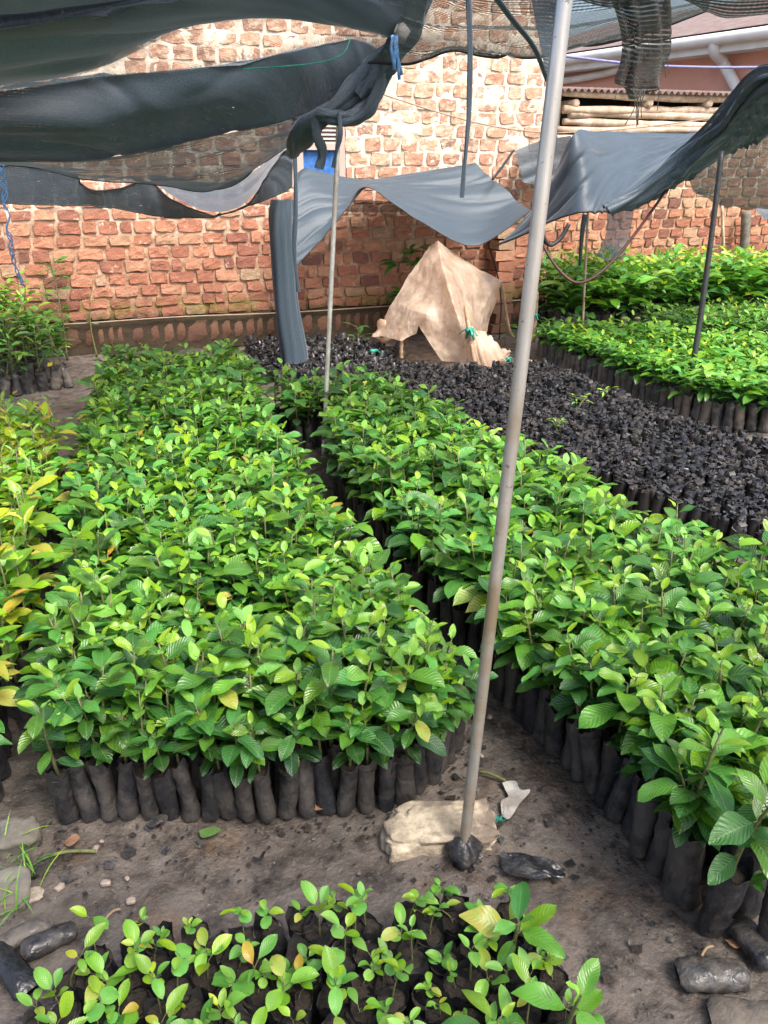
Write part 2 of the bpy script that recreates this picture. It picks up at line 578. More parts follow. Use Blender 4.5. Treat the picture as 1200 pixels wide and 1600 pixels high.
# ------------------------------------------------------------------ light
w = bpy.data.worlds.new('World')
SC.world = w
w.use_nodes = True
nt = w.node_tree
sky = nt.nodes.new('ShaderNodeTexSky')
sky.sky_type = 'NISHITA'
sky.sun_disc = False
SUN_EL, SUN_AZ = math.radians(56), math.radians(158)
sky.sun_elevation = SUN_EL
sky.sun_rotation = SUN_AZ
sky.air_density = 1.0
sky.dust_density = 6.0
bg = nt.nodes['Background']
bg.inputs[1].default_value = .15
nt.links.new(sky.outputs[0], bg.inputs[0])
sl = bpy.data.lights.new('sun', 'SUN')
sl.energy = 2.05
sl.angle = math.radians(20)
sl.color = (1, .975, .94)
so = bpy.data.objects.new('sun', sl)
COL.objects.link(so)
sd = Vector((math.sin(SUN_AZ) * math.cos(SUN_EL), math.cos(SUN_AZ) * math.cos(SUN_EL), math.sin(SUN_EL)))
so.rotation_euler = sd.to_track_quat('Z', 'Y').to_euler()
so.location = (2, -4, 9)
SC.view_settings.view_transform = 'Standard'
SC.view_settings.look = 'None'
SC.view_settings.exposure = 1.3
SC.view_settings.gamma = 1.0
SC.cycles.max_bounces = 8
SC.cycles.transparent_max_bounces = 24


# ------------------------------------------------------------------ ground
def axis(lo, hi, step, far):
    a = list(np.arange(lo, hi + 1e-6, step))
    k, d = [], step
    x = hi
    while x < far:
        d *= 1.5
        x += d
        k.append(x)
    k2, d, x = [], step, lo
    while x > -far:
        d *= 1.5
        x -= d
        k2.append(x)
    return np.array(k2[::-1] + a + k)


gx = axis(-1.2, 4.2, .016, 300)
gy = axis(.3, 7.4, .02, 300)
X, Y = np.meshgrid(gx, gy)
pts = np.stack([X.ravel(), Y.ravel(), np.zeros(X.size)], 1)
near = ((pts[:, 0] > -1.5) & (pts[:, 0] < 4.5) & (pts[:, 1] > 0) & (pts[:, 1] < 8))
z = np.zeros(len(pts))
q = pts[near]
z[near] = .018 * fbm(q, 3.0, 1, 3) + .006 * fbm(q, 16, 5, 3)
pts[:, 2] = z - .004
g = MB()
g.add(pts, gridf(len(gy), len(gx)))
tag(g.build('ground', M['ground']), 'grey brown trodden soil of the nursery yard', 'ground', kind='structure')


# ------------------------------------------------------------------ brick walls
def brick_face(mbb, x0, x1, z0, z1, yf, L=.212, hfun=None, holes=(), keep=1.0, nmin=(0, -1, 0)):
    """courses of irregular bricks on the plane y=yf, facing -y"""
    z, row = z0, 0
    while z < z1 - .02:
        h = hfun(z) if hfun else .115
        h *= random.uniform(.94, 1.15)
        x = x0 - random.uniform(0, L)
        while x < x1:
            l = L * random.uniform(.82, 1.12)
            if random.random() < .1:
                l *= .55
            gp = random.uniform(.006, .014)
            a, b = max(x + gp, x0), min(x + l - gp, x1)
            cx, cz = (a + b) / 2, z + h / 2
            x += l
            if b - a < .03 or random.random() > keep:
                continue
            if any(hx0 < b - .01 and a + .01 < hx1 and hz0 < z + h - .02 and z + .02 < hz1 for hx0, hx1, hz0, hz1 in holes):
                # trim against opening
                ok = False
                for hx0, hx1, hz0, hz1 in holes:
                    if a < hx0 - .03 < b:
                        b, ok = hx0 - .004, True
                    elif a < hx1 + .03 < b:
                        a, ok = hx1 + .004, True
                if not ok:
                    continue
            zg = random.uniform(.005, .013)
            c0, c1 = z + zg, min(z + h - zg, z1)
            nx, nz = 7, 5
            u, w_ = np.meshgrid([-1, -.992, -.93, -.5, 0, .5, .93, .992, 1], [-1, -.985, -.86, -.3, .3, .86, .985, 1])
            nx, nz = 9, 8
            e = np.where((np.abs(u) > .99) | (np.abs(w_) > .99), 1.0, 0.0)
            rr = 1 - random.uniform(.03, .16) * (np.abs(u) * np.abs(w_)) ** 3
            px = (a + b) / 2 + u * rr * (b - a) / 2
            pz = (c0 + c1) / 2 + w_ * rr * (c1 - c0) / 2
            v = np.stack([px.ravel(), np.zeros(px.size), pz.ravel()], 1)
            off = random.uniform(-.006, .007)
            dep = np.where(e.ravel() > .95, .045, 0)
            d = .007 * fbm(v, 24, row, 2)
            jx = .011 * fbm(v, 15, row + 31, 2)
            jz = .010 * fbm(v, 15, row + 57, 2)
            ang = random.uniform(-.03, .03)
            v[:, 0] += jx
            v[:, 2] += jz + (v[:, 0] - cx) * ang
            v[:, 1] = yf + off + d + dep
            # pull second ring to make a rounded arris
            mbb.add(v, gridf(nz, nx), rnd=min(1, max(0, random.betavariate(1.5, 1.5))))
        z += h
        row += 1


def mortar_face(x0, x1, z0, z1, yf, step=.016, holes=(), bias=lambda z: 0 * z):
    mb = MB()
    xs = np.arange(x0, x1 + step * .5, step)
    zs = np.arange(z0, z1 + step * .5, step)
    X, Z = np.meshgrid(xs, zs)
    v = np.stack([X.ravel(), np.full(X.size, yf), Z.ravel()], 1)
    v[:, 1] += .014 + np.clip((1.3 - v[:, 2]) / .5, 0, 1) * .005 - bias(v[:, 2]) + .010 * fbm(v, 12, 3, 4)
    f = gridf(len(zs), len(xs))
    c = v[f].mean(1)
    k = np.ones(len(f), bool)
    for hx0, hx1, hz0, hz1 in holes:
        k &= ~((c[:, 0] > hx0) & (c[:, 0] < hx1) & (c[:, 2] > hz0) & (c[:, 2] < hz1))
    mb.add(v, f[k])
    return mb


YW = 7.5
wa, wb = W(448, 178, YW), W(541, 292, YW)
WIN = (wa[0], wb[0], wb[2], wa[2])
bh = thing('brick_house', 'long rough red brick house wall with lime mortar behind the beds', 'house', (0, 0, 0))
XB0, XB1 = -3.2, 4.08
hf = lambda z: .099 if z < 1.4 else .108
mb = MB()
brick_face(mb, XB0, XB1, .30, 3.3, YW, .202, hf, [WIN])
wall = mb.build('wall', M['brick'], bh, smooth=False)
mort = mortar_face(XB0, XB1, .0, 3.3, YW, .016, [WIN], lambda z: np.clip((z - 1.3) / .6, 0, 1) * .009)
mort.build('mortar', M['mortar'], wall)
mb = MB()
box(mb, (XB0, YW + .09, 0), (WIN[0] - .02, YW + .3, 3.3))
box(mb, (WIN[1] + .02, YW + .09, 0), (XB1 - .03, YW + .3, 3.3))
box(mb, (WIN[0] - .02, YW + .092, 0), (WIN[1] + .02, YW + .298, WIN[2] - .01))
box(mb, (WIN[0] - .02, YW + .092, WIN[3] + .01), (WIN[1] + .02, YW + .298, 3.3))
box(mb, (XB1 - .25, YW + .302, 0), (XB1 - .032, 12.5, 3.3))
box(mb, (XB0, YW + .302, 0), (XB0 + .22, 12.5, 3.3))
mb.build('wall_core', M['mortar'], bh, smooth=False)
# plinth: soldier course under a thin ledge line
mb = MB()
x = XB0
while x < XB1 - .05:
    l = random.uniform(.075, .13)
    if random.random() < .12:
        l = .2
    c = np.meshgrid([-1, -.98, 0, .98, 1], [-1, -.985, -.4, .4, .985, 1])
    u, w_ = c
    v = np.stack([(x + l / 2 + u * (l / 2 - .008)).ravel(), np.zeros(30), (.165 + w_ * .095).ravel()], 1)
    e = np.maximum(np.abs(u), np.abs(w_)).ravel()
    v[:, 1] = YW - .050 + random.uniform(-.012, .012) + .008 * vn(v, 25) + np.where(e > .95, .05, 0)
    v[:, 0] += .006 * vn(v, 20, 4)
    v[:, 2] += .008 * vn(v, 20, 9)
    mb.add(v, gridf(6, 5), rnd=random.random() * .8)
    x += l
pl = mb.build('plinth', M['brick'], bh)
pm = mortar_face(XB0, XB1, 0, .285, YW - .035, .018)
pm.build('mortar', M['mortar'], pl)
mb = MB()
tube(mb, [(x, YW - .055 + .004 * math.sin(x * 5), .30 + .006 * math.sin(x * 3.1) - .003 * x) for x in np.linspace(XB0, XB1, 40)], .006, 6)
mb.build('ledge_wire', M['wire'], bh)
# roof sheet over the wall, above what the photo shows
mb = MB()
box(mb, (XB0 - .2, YW - .25, 3.32), (XB1 + .15, 12.7, 3.36))
mb.build('roof', M['iron'], bh, smooth=False)
# window
x0, x1, z0, z1 = WIN
wf = MB()
t_ = .045
box(wf, (x0, YW + .01, z0), (x0 + t_, YW + .07, z1))
box(wf, (x1 - t_ * 1.3, YW + .01, z0), (x1, YW + .07, z1))
box(wf, (x0 + t_, YW + .012, z1 - .03), (x1 - t_ * 1.3, YW + .068, z1))
zm = z0 + (z1 - z0) * .52
box(wf, (x0 + t_, YW + .008, zm), (x1 - t_ * 1.3, YW + .072, zm + .05))
box(wf, (x0 + t_, YW + .02, z0), (x0 + t_ + .09, YW + .066, zm))
win = wf.build('window', M['frame'], bh, smooth=False)
lv = MB()
n = 6
for i in range(n):
    za = zm + .05 + (z1 - .03 - zm - .05) * i / n
    zb = zm + .05 + (z1 - .03 - zm - .05) * (i + .8) / n
    v = [[x0 + t_, YW + .03, za], [x1 - t_ * 1.3, YW + .03, za], [x1 - t_ * 1.3, YW + .055, zb], [x0 + t_, YW + .055, zb]]
    lv.add(v, [[0, 1, 2, 3]])
lv.build('louvre', M['frame'], win, smooth=False)
cu = MB()
xs = np.linspace(x0 + t_ + .09, x1 - t_ * 1.3, 30)
zs = np.linspace(z0, zm, 6)
X, Z = np.meshgrid(xs, zs)
cu.add(np.stack([X.ravel(), (YW + .05 + .006 * np.sin(X * 60)).ravel(), Z.ravel()], 1), gridf(6, 30))
cu.build('curtain', M['curtain'], win)
bk = MB()
box(bk, (x0 + .001, YW + .075, z0), (x1 - .001, YW + .088, z1))
bk.build('gap_shade_panel', M['dark'], win, smooth=False)  # dark panel painted as the unlit inside behind the louvres

# lower boundary wall on the right, set back
YR = 8.45
rw = thing('boundary_wall', 'low rough brick boundary wall behind the far right seedlings', 'wall', (0, 0, 0))
zt = 1.85
mb = MB()
brick_face(mb, XB1 - .05, 9.5, .02, zt, YR, .205, lambda z: .102)
ww = mb.build('wall', M['brick'], rw, smooth=False)
mortar_face(XB1 - .05, 9.5, 0, zt, YR, .022).build('mortar', M['mortar'], ww)
mb = MB()
box(mb, (XB1 - .05, YR + .06, 0), (9.5, YR + .24, zt + .002))
mb.build('wall_core', M['mortar'], rw, smooth=False)

# stub of yellow bricks leaning on the house corner
pc = W(783, 470, 7.30)
pil = MB()
zz = 0.0
top = W(785, 372, 7.3)[2]
while zz < top:
    for k in range(2 if int(zz * 10) % 2 else 1):
        wd = .15 if k == 0 else .1
        b = MB()
        box(b, (pc[0] - .09 + random.uniform(-.02, .02), 7.24, zz + .004), (pc[0] + .09 + random.uniform(-.02, .02), 7.46, zz + .095), jit=.008)
        pil.merge(b, (0, 0, 0), mat=0, dr=random.random())
        break
    zz += .1
pil.r = [np.repeat(rng.uniform(.55, 1.0, pil.n // 24), 24)]
tag(pil.build('brick_pier', M['brick'], smooth=False), 'stub pier of yellowish bricks against the wall right of the tan sheet', 'pier')

# ------------------------------------------------------------------ pink house
ph = thing('pink_house', 'pink plastered house with white gutter beyond the wall, upper right', 'house', (0, 0, 0))
ZE = 3.15
A, B = P(840, 96, ZE), P(1300, 32, ZE)
dirv = (B - A) / np.linalg.norm(B - A)
nrm = np.array([-dirv[1], dirv[0], 0])
if nrm[1] < 0:
    nrm = -nrm


def hp(s, d, z):
    q = A + dirv * s + nrm * d
    return [q[0], q[1], z]


LH = np.linalg.norm(B - A)
mb = MB()


def slab(mb, s0, s1, d0, d1, z0, z1):
    v = [hp(s0, d0, z0), hp(s1, d0, z0), hp(s1, d1, z0), hp(s0, d1, z0), hp(s0, d0, z1), hp(s1, d0, z1), hp(s1, d1, z1), hp(s0, d1, z1)]
    f = [[3, 2, 1, 0], [4, 5, 6, 7], [0, 1, 5, 4], [1, 2, 6, 5], [2, 3, 7, 6], [3, 0, 4, 7]]
    v = np.array(v)[np.array(f).ravel()]
    mb.add(v, np.arange(24).reshape(6, 4))


slab(mb, -1.5, LH + 2, .35, 3.2, 0, ZE - .02)
mb.build('wall', M['pink'], ph, smooth=False)
mb = MB()
slab(mb, -1.5, LH + 2, .0, .345, ZE - .20, ZE - .06)
mb.build('fascia', M['white'], ph, smooth=False)
gt = MB()
tube(gt, [hp(s, -.06, ZE - .04) for s in np.linspace(-1.4, LH + 1.8, 12)], .075, 10)
gut = gt.build('gutter', M['white'], ph)
mb = MB()
v = [hp(-1.6, -.04, ZE + .06), hp(LH + 2.1, -.04, ZE + .06), hp(LH + 2.1, 3.4, ZE + 1.0), hp(-1.6, 3.4, ZE + 1.0)]
mb.add(v, [[0, 1, 2, 3]])
v2 = [[a, b, c - .05] for a, b, c in v]
mb.add(v2, [[3, 2, 1, 0]])
mb.build('roof', M['iron'], ph, smooth=False)
# downpipe bends
s1 = .64 * LH


def onwall(px, py, d):
    r = ray(px, py)
    t = np.dot(A + nrm * d - CAM, nrm) / np.dot(r, nrm)
    return CAM + r * t


mb = MB()
tube(mb, path([onwall(1117, 58, -.05), onwall(1117, 82, .0), onwall(1130, 98, .22), onwall(1152, 140, .25), onwall(1168, 175, .25), onwall(1175, 230, .25)], 24), .075, 10)
mb.build('downpipe', M['white'], ph)
mb = MB()
tube(mb, path([onwall(968, 85, -.05), onwall(975, 105, .2), onwall(930, 118, .25), onwall(880, 126, .25), onwall(850, 128, .25)], 20), .055, 8)
mb.build('downpipe', M['white'], ph)

# ------------------------------------------------------------------ pole shed (logs under iron edge)
lg = thing('log_stack', 'stack of pale wooden poles under a corrugated iron edge, upper right', 'log stack', (0, 0, 0))
YL = 8.95
xa, xb = W(876, 170, YL)[0], W(1165, 170, YL)[0]
for i, py in enumerate((150, 172, 181, 193, 203)):
    zc = W(1000, py + 0, YL)[2]
    mb = MB()
    a = xa + random.uniform(-.08, .12)
    b = xb + random.uniform(-.1, .3)
    n = 14
    tube(mb, [(x, YL + .02 * math.sin(x * 2 + i), zc + .012 * math.sin(x * 1.7 + i * 2)) for x in np.linspace(a, b, n)], .042 + .006 * rng.standard_normal(n), 10)
    mb.build('log', M['log'], lg)
for px in (897, 1012, 1105):
    c = W(px, 162, YL)
    mb = MB()
    tube(mb, [(c[0], YL - .05, c[2]), (c[0], YL + .5, c[2])], .045, 10)
    mb.build('spacer', M['log'], lg)
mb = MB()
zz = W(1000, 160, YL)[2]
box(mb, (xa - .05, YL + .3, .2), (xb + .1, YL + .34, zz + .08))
mb.build('gap_shade_panel', M['dark'], lg, smooth=False)  # dark panel added for the shade in the gaps between logs
mb = MB()
xs = np.linspace(xa - .1, xb + .05, 240)
zc = W(1000, 145, YL)[2]
zr = zc + .018 * np.sin(xs * 2 * PI / .085)
v = np.concatenate([np.stack([xs, np.full(240, YL - .12), zr], 1), np.stack([xs, np.full(240, YL + .4), zr + .06], 1)])
mb.add(v, gridf(2, 240))
mb.build('iron_sheet', M['iron'], lg)
mb = MB()
for k in range(2):
    mb = MB()
    box(mb, (xa + k * (xb - xa) - .02, YL + .1, 0), (xa + k * (xb - xa) + .06, YL + .2, zz))
    mb.build('post', M['log'], lg, smooth=False)


# ------------------------------------------------------------------ nets
def sheet(name, label, rows, n=(40, 60), mat='net', rip=.012, ripdir=0, seed=0, hem=None, dens=.93, sag=0, parent=None, cat='shade net', ripf=9, group=None):
    rows = [[W(*q[:3]).tolist() + [q[3] if len(q) > 3 else dens] for q in r] for r in rows]
    m = max(len(r) for r in rows)
    rows = np.array([crom(np.array(r), m) if len(r) != m else np.array(r) for r in rows])
    g = crom(rows, n[0])                       # (n0, m, 4)
    g = crom(np.swapaxes(g, 0, 1), n[1])       # (n1, n0, 4)
    g = np.swapaxes(g, 0, 1)
    p = g[..., :3]
    du = np.gradient(p, axis=1)
    dv = np.gradient(p, axis=0)
    nr = np.cross(du, dv)
    nr /= np.linalg.norm(nr, axis=2)[..., None] + 1e-9
    U = np.concatenate([np.zeros((n[0], 1)), np.cumsum(np.linalg.norm(np.diff(p, axis=1), axis=2), axis=1)], 1)
    V = np.concatenate([np.zeros((1, n[1])), np.cumsum(np.linalg.norm(np.diff(p, axis=0), axis=2), axis=0)], 0)
    q = np.stack([U.ravel() * (1.2 if ripdir == 0 else ripf), V.ravel() * (ripf if ripdir == 0 else 1.2), np.zeros(U.size)], 1)
    d = rip * fbm(q, 1.0, seed, 3)
    q2 = q * .55
    d = d + rip * 1.5 * (np.clip(1 - np.abs(fbm(q2, 1.0, seed + 9, 2)) * 3.2, 0, 1)) ** 2
    v = p.reshape(-1, 3) + nr.reshape(-1, 3) * d[:, None]
    uv = np.stack([U.ravel(), V.ravel()], 1)
    mb = MB()
    mb.add(v, gridf(*n), uv, g[..., 3].ravel())
    o = mb.build(name, M[mat], parent)
    if label:
        tag(o, label, cat, group)
    if hem:
        vg = v.reshape(n[0], n[1], 3)
        hb = MB()
        for e, r in hem:
            ln = {'b': vg[-1], 't': vg[0], 'l': vg[:, 0], 'r': vg[:, -1]}[e]
            tube(hb, ln, r, 6, tint=1.0)
        hb.build('hem', M['cord'], o)
    return o


# large belly across the upper left
sheet('shade_net', 'large black shade net bellying in dark folds across the upper left', [
    [(-260, -170, 2.4), (0, -160, 2.5), (150, -160, 2.6), (300, -150, 2.9), (450, -140, 3.2), (560, -110, 3.6), (680, -70, 3.9)],
    [(-260, 20, 2.9), (0, 10, 3.0), (150, -8, 3.1), (300, -30, 3.2), (450, -50, 3.5), (560, -30, 3.8), (655, -5, 4.0)],
    [(-260, 60, 3.02), (0, 38, 3.12), (150, 12, 3.2), (300, -16, 3.3), (450, -30, 3.6), (560, -10, 3.85), (650, 8, 4.05)],
    [(-260, 70, 2.96), (0, 50, 3.06), (150, 26, 3.16), (300, -4, 3.28), (450, -18, 3.58), (560, 2, 3.85), (645, 18, 4.05)],
    [(-260, 150, 3.3), (0, 122, 3.4), (150, 98, 3.5), (300, 40, 3.6), (450, 29, 3.8), (560, 44, 4.0), (622, 58, 4.15)],
    [(-260, 158, 3.7, .96), (0, 132, 3.8, .9), (150, 106, 3.9, .62), (300, 49, 4.0, .3), (450, 35, 4.1, .28), (560, 52, 4.2, .5), (614, 66, 4.2, .9)],
    [(-260, 165, 4.0, .95), (0, 142, 4.1, .9), (150, 120, 4.15, .6), (300, 100, 4.2, .3), (450, 74, 4.25, .28), (552, 56, 4.28, .5), (606, 76, 4.25, .9)],
    [(-260, 172, 4.1, 1.15), (0, 150, 4.15, 1.15), (150, 127, 4.2, 1.15), (300, 112, 4.22, 1.15), (450, 85, 4.25, 1.15), (548, 64, 4.28, 1.15), (602, 86, 4.25, 1.15)],
    [(-260, 220, 4.12, 1.15), (0, 200, 4.12, 1.15), (150, 196, 4.2, 1.15), (300, 165, 4.27, 1.15), (440, 130, 4.3, 1.15), (540, 105, 4.29, 1.15), (590, 108, 4.27, 1.15)],
    [(-260, 258, 4.4, 1.15), (0, 254, 4.4, 1.15), (150, 252, 4.45, 1.15), (290, 225, 4.45, 1.15), (410, 198, 4.42, 1.15), (500, 172, 4.38, 1.15), (548, 150, 4.33, 1.15)],
], n=(110, 110), rip=.013, ripf=6, seed=3, dens=1.17)
sheet('shade_net', 'thin see-through black net with scalloped edge below the dark belly', [
    [(-200, 250, 4.3), (0, 252, 4.35), (130, 250, 4.4), (280, 226, 4.4), (410, 196, 4.4), (480, 180, 4.4)],
    [(-200, 254, 4.7), (0, 256, 4.7, .8), (130, 266, 4.75, .9), (260, 262, 4.8, .92), (380, 240, 4.85, .87), (460, 208, 4.75, 1.0)],
    [(-200, 258, 5.1), (20, 257, 5.1, .9), (130, 279, 5.2, .85), (250, 290, 5.25, .95), (345, 298, 5.3, 1.0), (443, 235, 5.2, .95)],
], n=(40, 80), rip=.012, seed=8, dens=.9, hem=[('b', .004)])
sheet('shade_net', 'black net curtain hanging in scallops before the left brick wall', [
    [(-120, 262, 5.3), (20, 259, 5.3), (112, 272, 5.3), (125, 288, 5.3), (145, 299, 5.3), (185, 297, 5.3), (230, 284, 5.3), (268, 312, 5.3), (320, 333, 5.3), (345, 335, 5.3), (388, 318, 5.3), (428, 262, 5.3), (446, 236, 5.3), (458, 234, 5.3)],
    [(-120, 290, 5.32), (20, 288, 5.32), (112, 296, 5.32), (125, 305, 5.32), (145, 310, 5.32), (185, 312, 5.32), (230, 310, 5.32), (268, 326, 5.32), (320, 335.5, 5.3), (345, 336, 5.3), (388, 320, 5.32), (428, 284, 5.32), (446, 268, 5.32), (458, 262, 5.32)],
    [(-120, 318, 5.34), (20, 319, 5.34), (112, 321, 5.34), (125, 322, 5.34), (145, 323, 5.34), (185, 328, 5.34), (230, 335, 5.34), (268, 341, 5.34), (320, 338, 5.34), (345, 336.6, 5.34), (388, 322, 5.34), (428, 307, 5.34), (446, 300, 5.34), (458, 292, 5.34)],
], n=(24, 120), rip=.012, ripdir=1, seed=11, dens=1.06, hem=[('t', .005), ('b', .004)])
sheet('shade_net', 'blue grey strip of net in the scallop gap above the net curtain', [
    [(232, 270, 6.3), (290, 280, 6.3), (345, 284, 6.3), (395, 268, 6.3), (450, 225, 6.2)],
    [(236, 284, 5.5), (275, 311, 5.5), (330, 332, 5.5), (385, 318, 5.5), (444, 240, 5.5)],
], n=(20, 40), rip=.01, seed=14, dens=.97)
sheet('shade_net', 'narrow pale strip of net at the far left above the net curtain', [
    [(-80, 246, 6.2), (20, 250, 6.2), (112, 265, 6.2)],
    [(-80, 254, 5.5), (22, 257, 5.5), (110, 272, 5.5)],
], n=(12, 24), rip=.006, seed=15, dens=.97)

def croll(mb, pts, r, folds=5, amp=.22, k=26, tw=3.0, tint=1.2, flat=.6):
    pts = np.asarray(pts)
    n = len(pts)
    d = np.gradient(pts, axis=0)
    d /= np.linalg.norm(d, axis=1)[:, None]
    a = np.cross(d, [0, 1.0, .2])
    a /= np.linalg.norm(a, axis=1)[:, None]
    b = np.cross(d, a)
    th = np.arange(k) * 2 * PI / k
    r = np.interp(np.linspace(0, 1, n), np.linspace(0, 1, len(r)), r)
    ph_ = rng.uniform(0, 6, 3)
    V = []
    for i in range(n):
        u = i / n
        m = r[i] * (1 + amp * np.sin(th * folds + tw * u * 6 + ph_[0]) + amp * .5 * np.sin(th * (2 * folds + 1) - tw * u * 4 + ph_[1]) + .15 * np.sin(th * 2 + 9 * u + ph_[2]))
        V.append(pts[i] + (m * np.cos(th))[:, None] * a[i] + (m * flat * np.sin(th))[:, None] * b[i])
    mb.add(np.concatenate(V), ringf(n, k), np.stack([np.repeat(np.linspace(0, 1, n), k), np.tile(th * .05, n)], 1), tint)


# unseen net added overhead to shade the foreground
def wsheet(name, label, rows, n, dens, seed):
    rows = np.array(rows, float)
    g_ = np.swapaxes(crom(np.swapaxes(crom(rows, n[0]), 0, 1), n[1]), 0, 1)
    v = g_.reshape(-1, 3)
    v[:, 2] += .03 * fbm(v, 1.5, seed)
    mb = MB()
    mb.add(v, gridf(*n), v[:, :2].copy(), dens)
    tag(mb.build(name, M['net']), label, 'shade net')


wsheet('shade_net', 'unseen net added above the camera to shade the foreground', [[(-2.5, -2.6, 2.35), (0, -2.6, 2.25), (2, -2.6, 2.3), (4.2, -2.6, 2.3)], [(-2.5, -1, 2.2), (0, -1, 2.1), (2, -1, 2.15), (4.2, -1, 2.3)], [(-2.5, .75, 2.3), (0, .75, 2.3), (2, .65, 2.3), (4.2, .5, 2.35)]], (30, 40), .5, 5)

# knot bundle at the top of the thin pole
kn = MB()
croll(kn, wpath([(660, -12, 4.0), (630, 55, 4.15), (600, 95, 4.25), (560, 140, 4.3), (515, 174, 4.3), (484, 196, 4.35), (466, 226, 4.55), (458, 244, 4.8)], 50), [.05, .075, .05, .06, .055, .03, .045, .07, .05, .02])
croll(kn, wpath([(604, 98, 4.22), (596, 130, 4.24), (575, 168, 4.25), (545, 185, 4.25), (515, 182, 4.26), (494, 176, 4.28)], 36), [.02, .03, .04, .035, .025, .02], 4)
croll(kn, wpath([(640, 20, 4.1), (612, 90, 4.2), (590, 118, 4.24), (560, 150, 4.26)], 30), [.03, .05, .035, .03], 4)
tag(kn.build('net_bundle', M['net']), 'twisted black bundle of net knotted over the thin pale pole', 'net bundle')
for pts_, lab, r in [([(494, 178, 4.3), (496, 210, 4.3), (503, 240, 4.32), (499, 264, 4.32)], 'ragged black strip of net hanging from the knot left of the thin pole', .028),
                     ([(530, 176, 4.22), (532, 205, 4.2), (526, 235, 4.22), (521, 262, 4.24)], 'thin dark strip of net hanging behind the thin pale pole', .012),
                     ([(461, 234, 5.2), (462, 320, 5.2), (461, 400, 5.2), (466, 456, 5.2)], 'long black strap hanging beside the rolled net post', .014),
                     ([(733, -12, 2.6), (735, 80, 2.6), (732, 180, 2.62), (727, 250, 2.62), (722, 309, 2.62)], 'long black strap dangling from the top centre net', .009)]:
    mb = MB()
    n = 24
    croll(mb, wpath(pts_, n * 2), [r, r * .8, r * .95, r * .7, r * .8], 3, .25, 14, 1.5, .99, .4)
    tag(mb.build('hanging_strap', M['net']), lab, 'strap')

# rolled net round the back post
rp = thing('wrapped_post', 'post wrapped in a tall roll of black net at the back of the beds', 'post', P(466, 588))
L0 = np.array(rp.location)
mb = MB()
n, k = 40, 36
cl = wpath([(440, 312, 6.22), (438, 345, 6.22), (441, 400, 6.23), (447, 480, 6.24), (458, 555, 6.24), (462, 592, 6.24)], n)
th = np.arange(k) * 2 * PI / k
R = np.interp(np.linspace(0, 1, n), [0, .3, .5, .8, 1], [.078, .088, .086, .10, .118])
V = []
for i in range(n):
    rr = R[i] * (1 + .12 * np.sin(th * 3 + 1 + i * .02) + .09 * np.sin(th * 8 + i * .04) + .04 * np.sin(i * .5 + th * 2))
    V.append(np.stack([cl[i, 0] + rr * np.cos(th), cl[i, 1] + rr * .8 * np.sin(th), np.full(k, cl[i, 2])], 1))
V = np.concatenate(V) - L0
uv = np.stack([np.repeat(np.linspace(0, 1.4, n), k), np.tile(th * .12, n)], 1)
mb.add(V, ringf(n, k), uv, 1.2)
mb.build('net_wrap', M['net'], rp)
mb = MB()
tube(mb, cl - L0 + np.array([0, .01, 0]), .035, 8)
mb.build('post', M['bark'], rp)

# middle grey net: hammock before the wall
sheet('shade_net', 'grey blue net slung like a hammock before the window wall', [
    [(462, 272, 7.0), (482, 262, 7.1), (530, 276, 7.2), (580, 280, 7.3), (650, 268, 7.33), (705, 259, 7.3), (742, 253, 7.3)],
    [(462, 310, 6.9), (492, 300, 6.95), (540, 302, 7.0), (586, 284, 7.1), (655, 292, 7.1), (725, 290, 7.1), (775, 283, 7.1)],
    [(463, 360, 6.75), (498, 335, 6.8), (545, 316, 6.85), (580, 288, 6.95), (648, 315, 6.85), (738, 345, 6.8), (808, 312, 6.9)],
    [(464, 414, 6.6), (498, 378, 6.65), (540, 330, 6.7), (573, 293, 6.8), (640, 334, 6.65), (738, 384, 6.5), (830, 330, 6.6)],
], n=(50, 90), rip=.012, seed=21, dens=1.2, hem=[('b', .004)])
sheet('shade_net', 'dark narrow net strip low on the wall under the hammock net', [
    [(540, 312, 7.3), (600, 314, 7.3), (660, 318, 7.3)],
    [(540, 330, 7.35), (600, 332, 7.35), (660, 330, 7.35)],
], n=(8, 24), rip=.01, seed=23, dens=.75)
# right hammock with ridge
sheet('shade_net', 'dark ridged net with pale blue lit top, right of the steel pole', [
    [(815, 345, 6.5), (842, 310, 6.3), (868, 262, 6.05), (900, 206, 5.85), (930, 206, 6.4), (980, 206, 7.2), (1040, 206, 7.3), (1110, 204, 7.2)],
    [(800, 360, 6.45), (835, 328, 6.2), (866, 285, 5.95), (906, 222, 5.8), (940, 240, 6.3), (990, 250, 6.7), (1050, 232, 6.6), (1110, 208, 6.4)],
    [(785, 374, 6.4), (830, 350, 6.15), (868, 320, 5.9), (912, 262, 5.75), (945, 276, 5.95), (985, 284, 6.1), (1040, 258, 5.9), (1090, 228, 5.8)],
    [(770, 385, 6.35), (820, 366, 6.1), (865, 345, 5.85), (906, 332, 5.65), (945, 331, 5.6), (985, 320, 5.55), (1035, 292, 5.5), (1080, 262, 5.4)],
], n=(60, 100), rip=.014, seed=31, dens=1.12, hem=[('b', .008)])
sheet('shade_net', 'small faded net corner tied up behind the steel pole', [
    [(804, 236, 7.35), (845, 220, 7.35), (892, 212, 7.3)],
    [(812, 262, 7.3), (850, 262, 7.3), (890, 255, 7.3)],
    [(818, 285, 7.25), (850, 290, 7.25), (882, 292, 7.25)],
], n=(16, 24), rip=.012, seed=35, dens=.95)
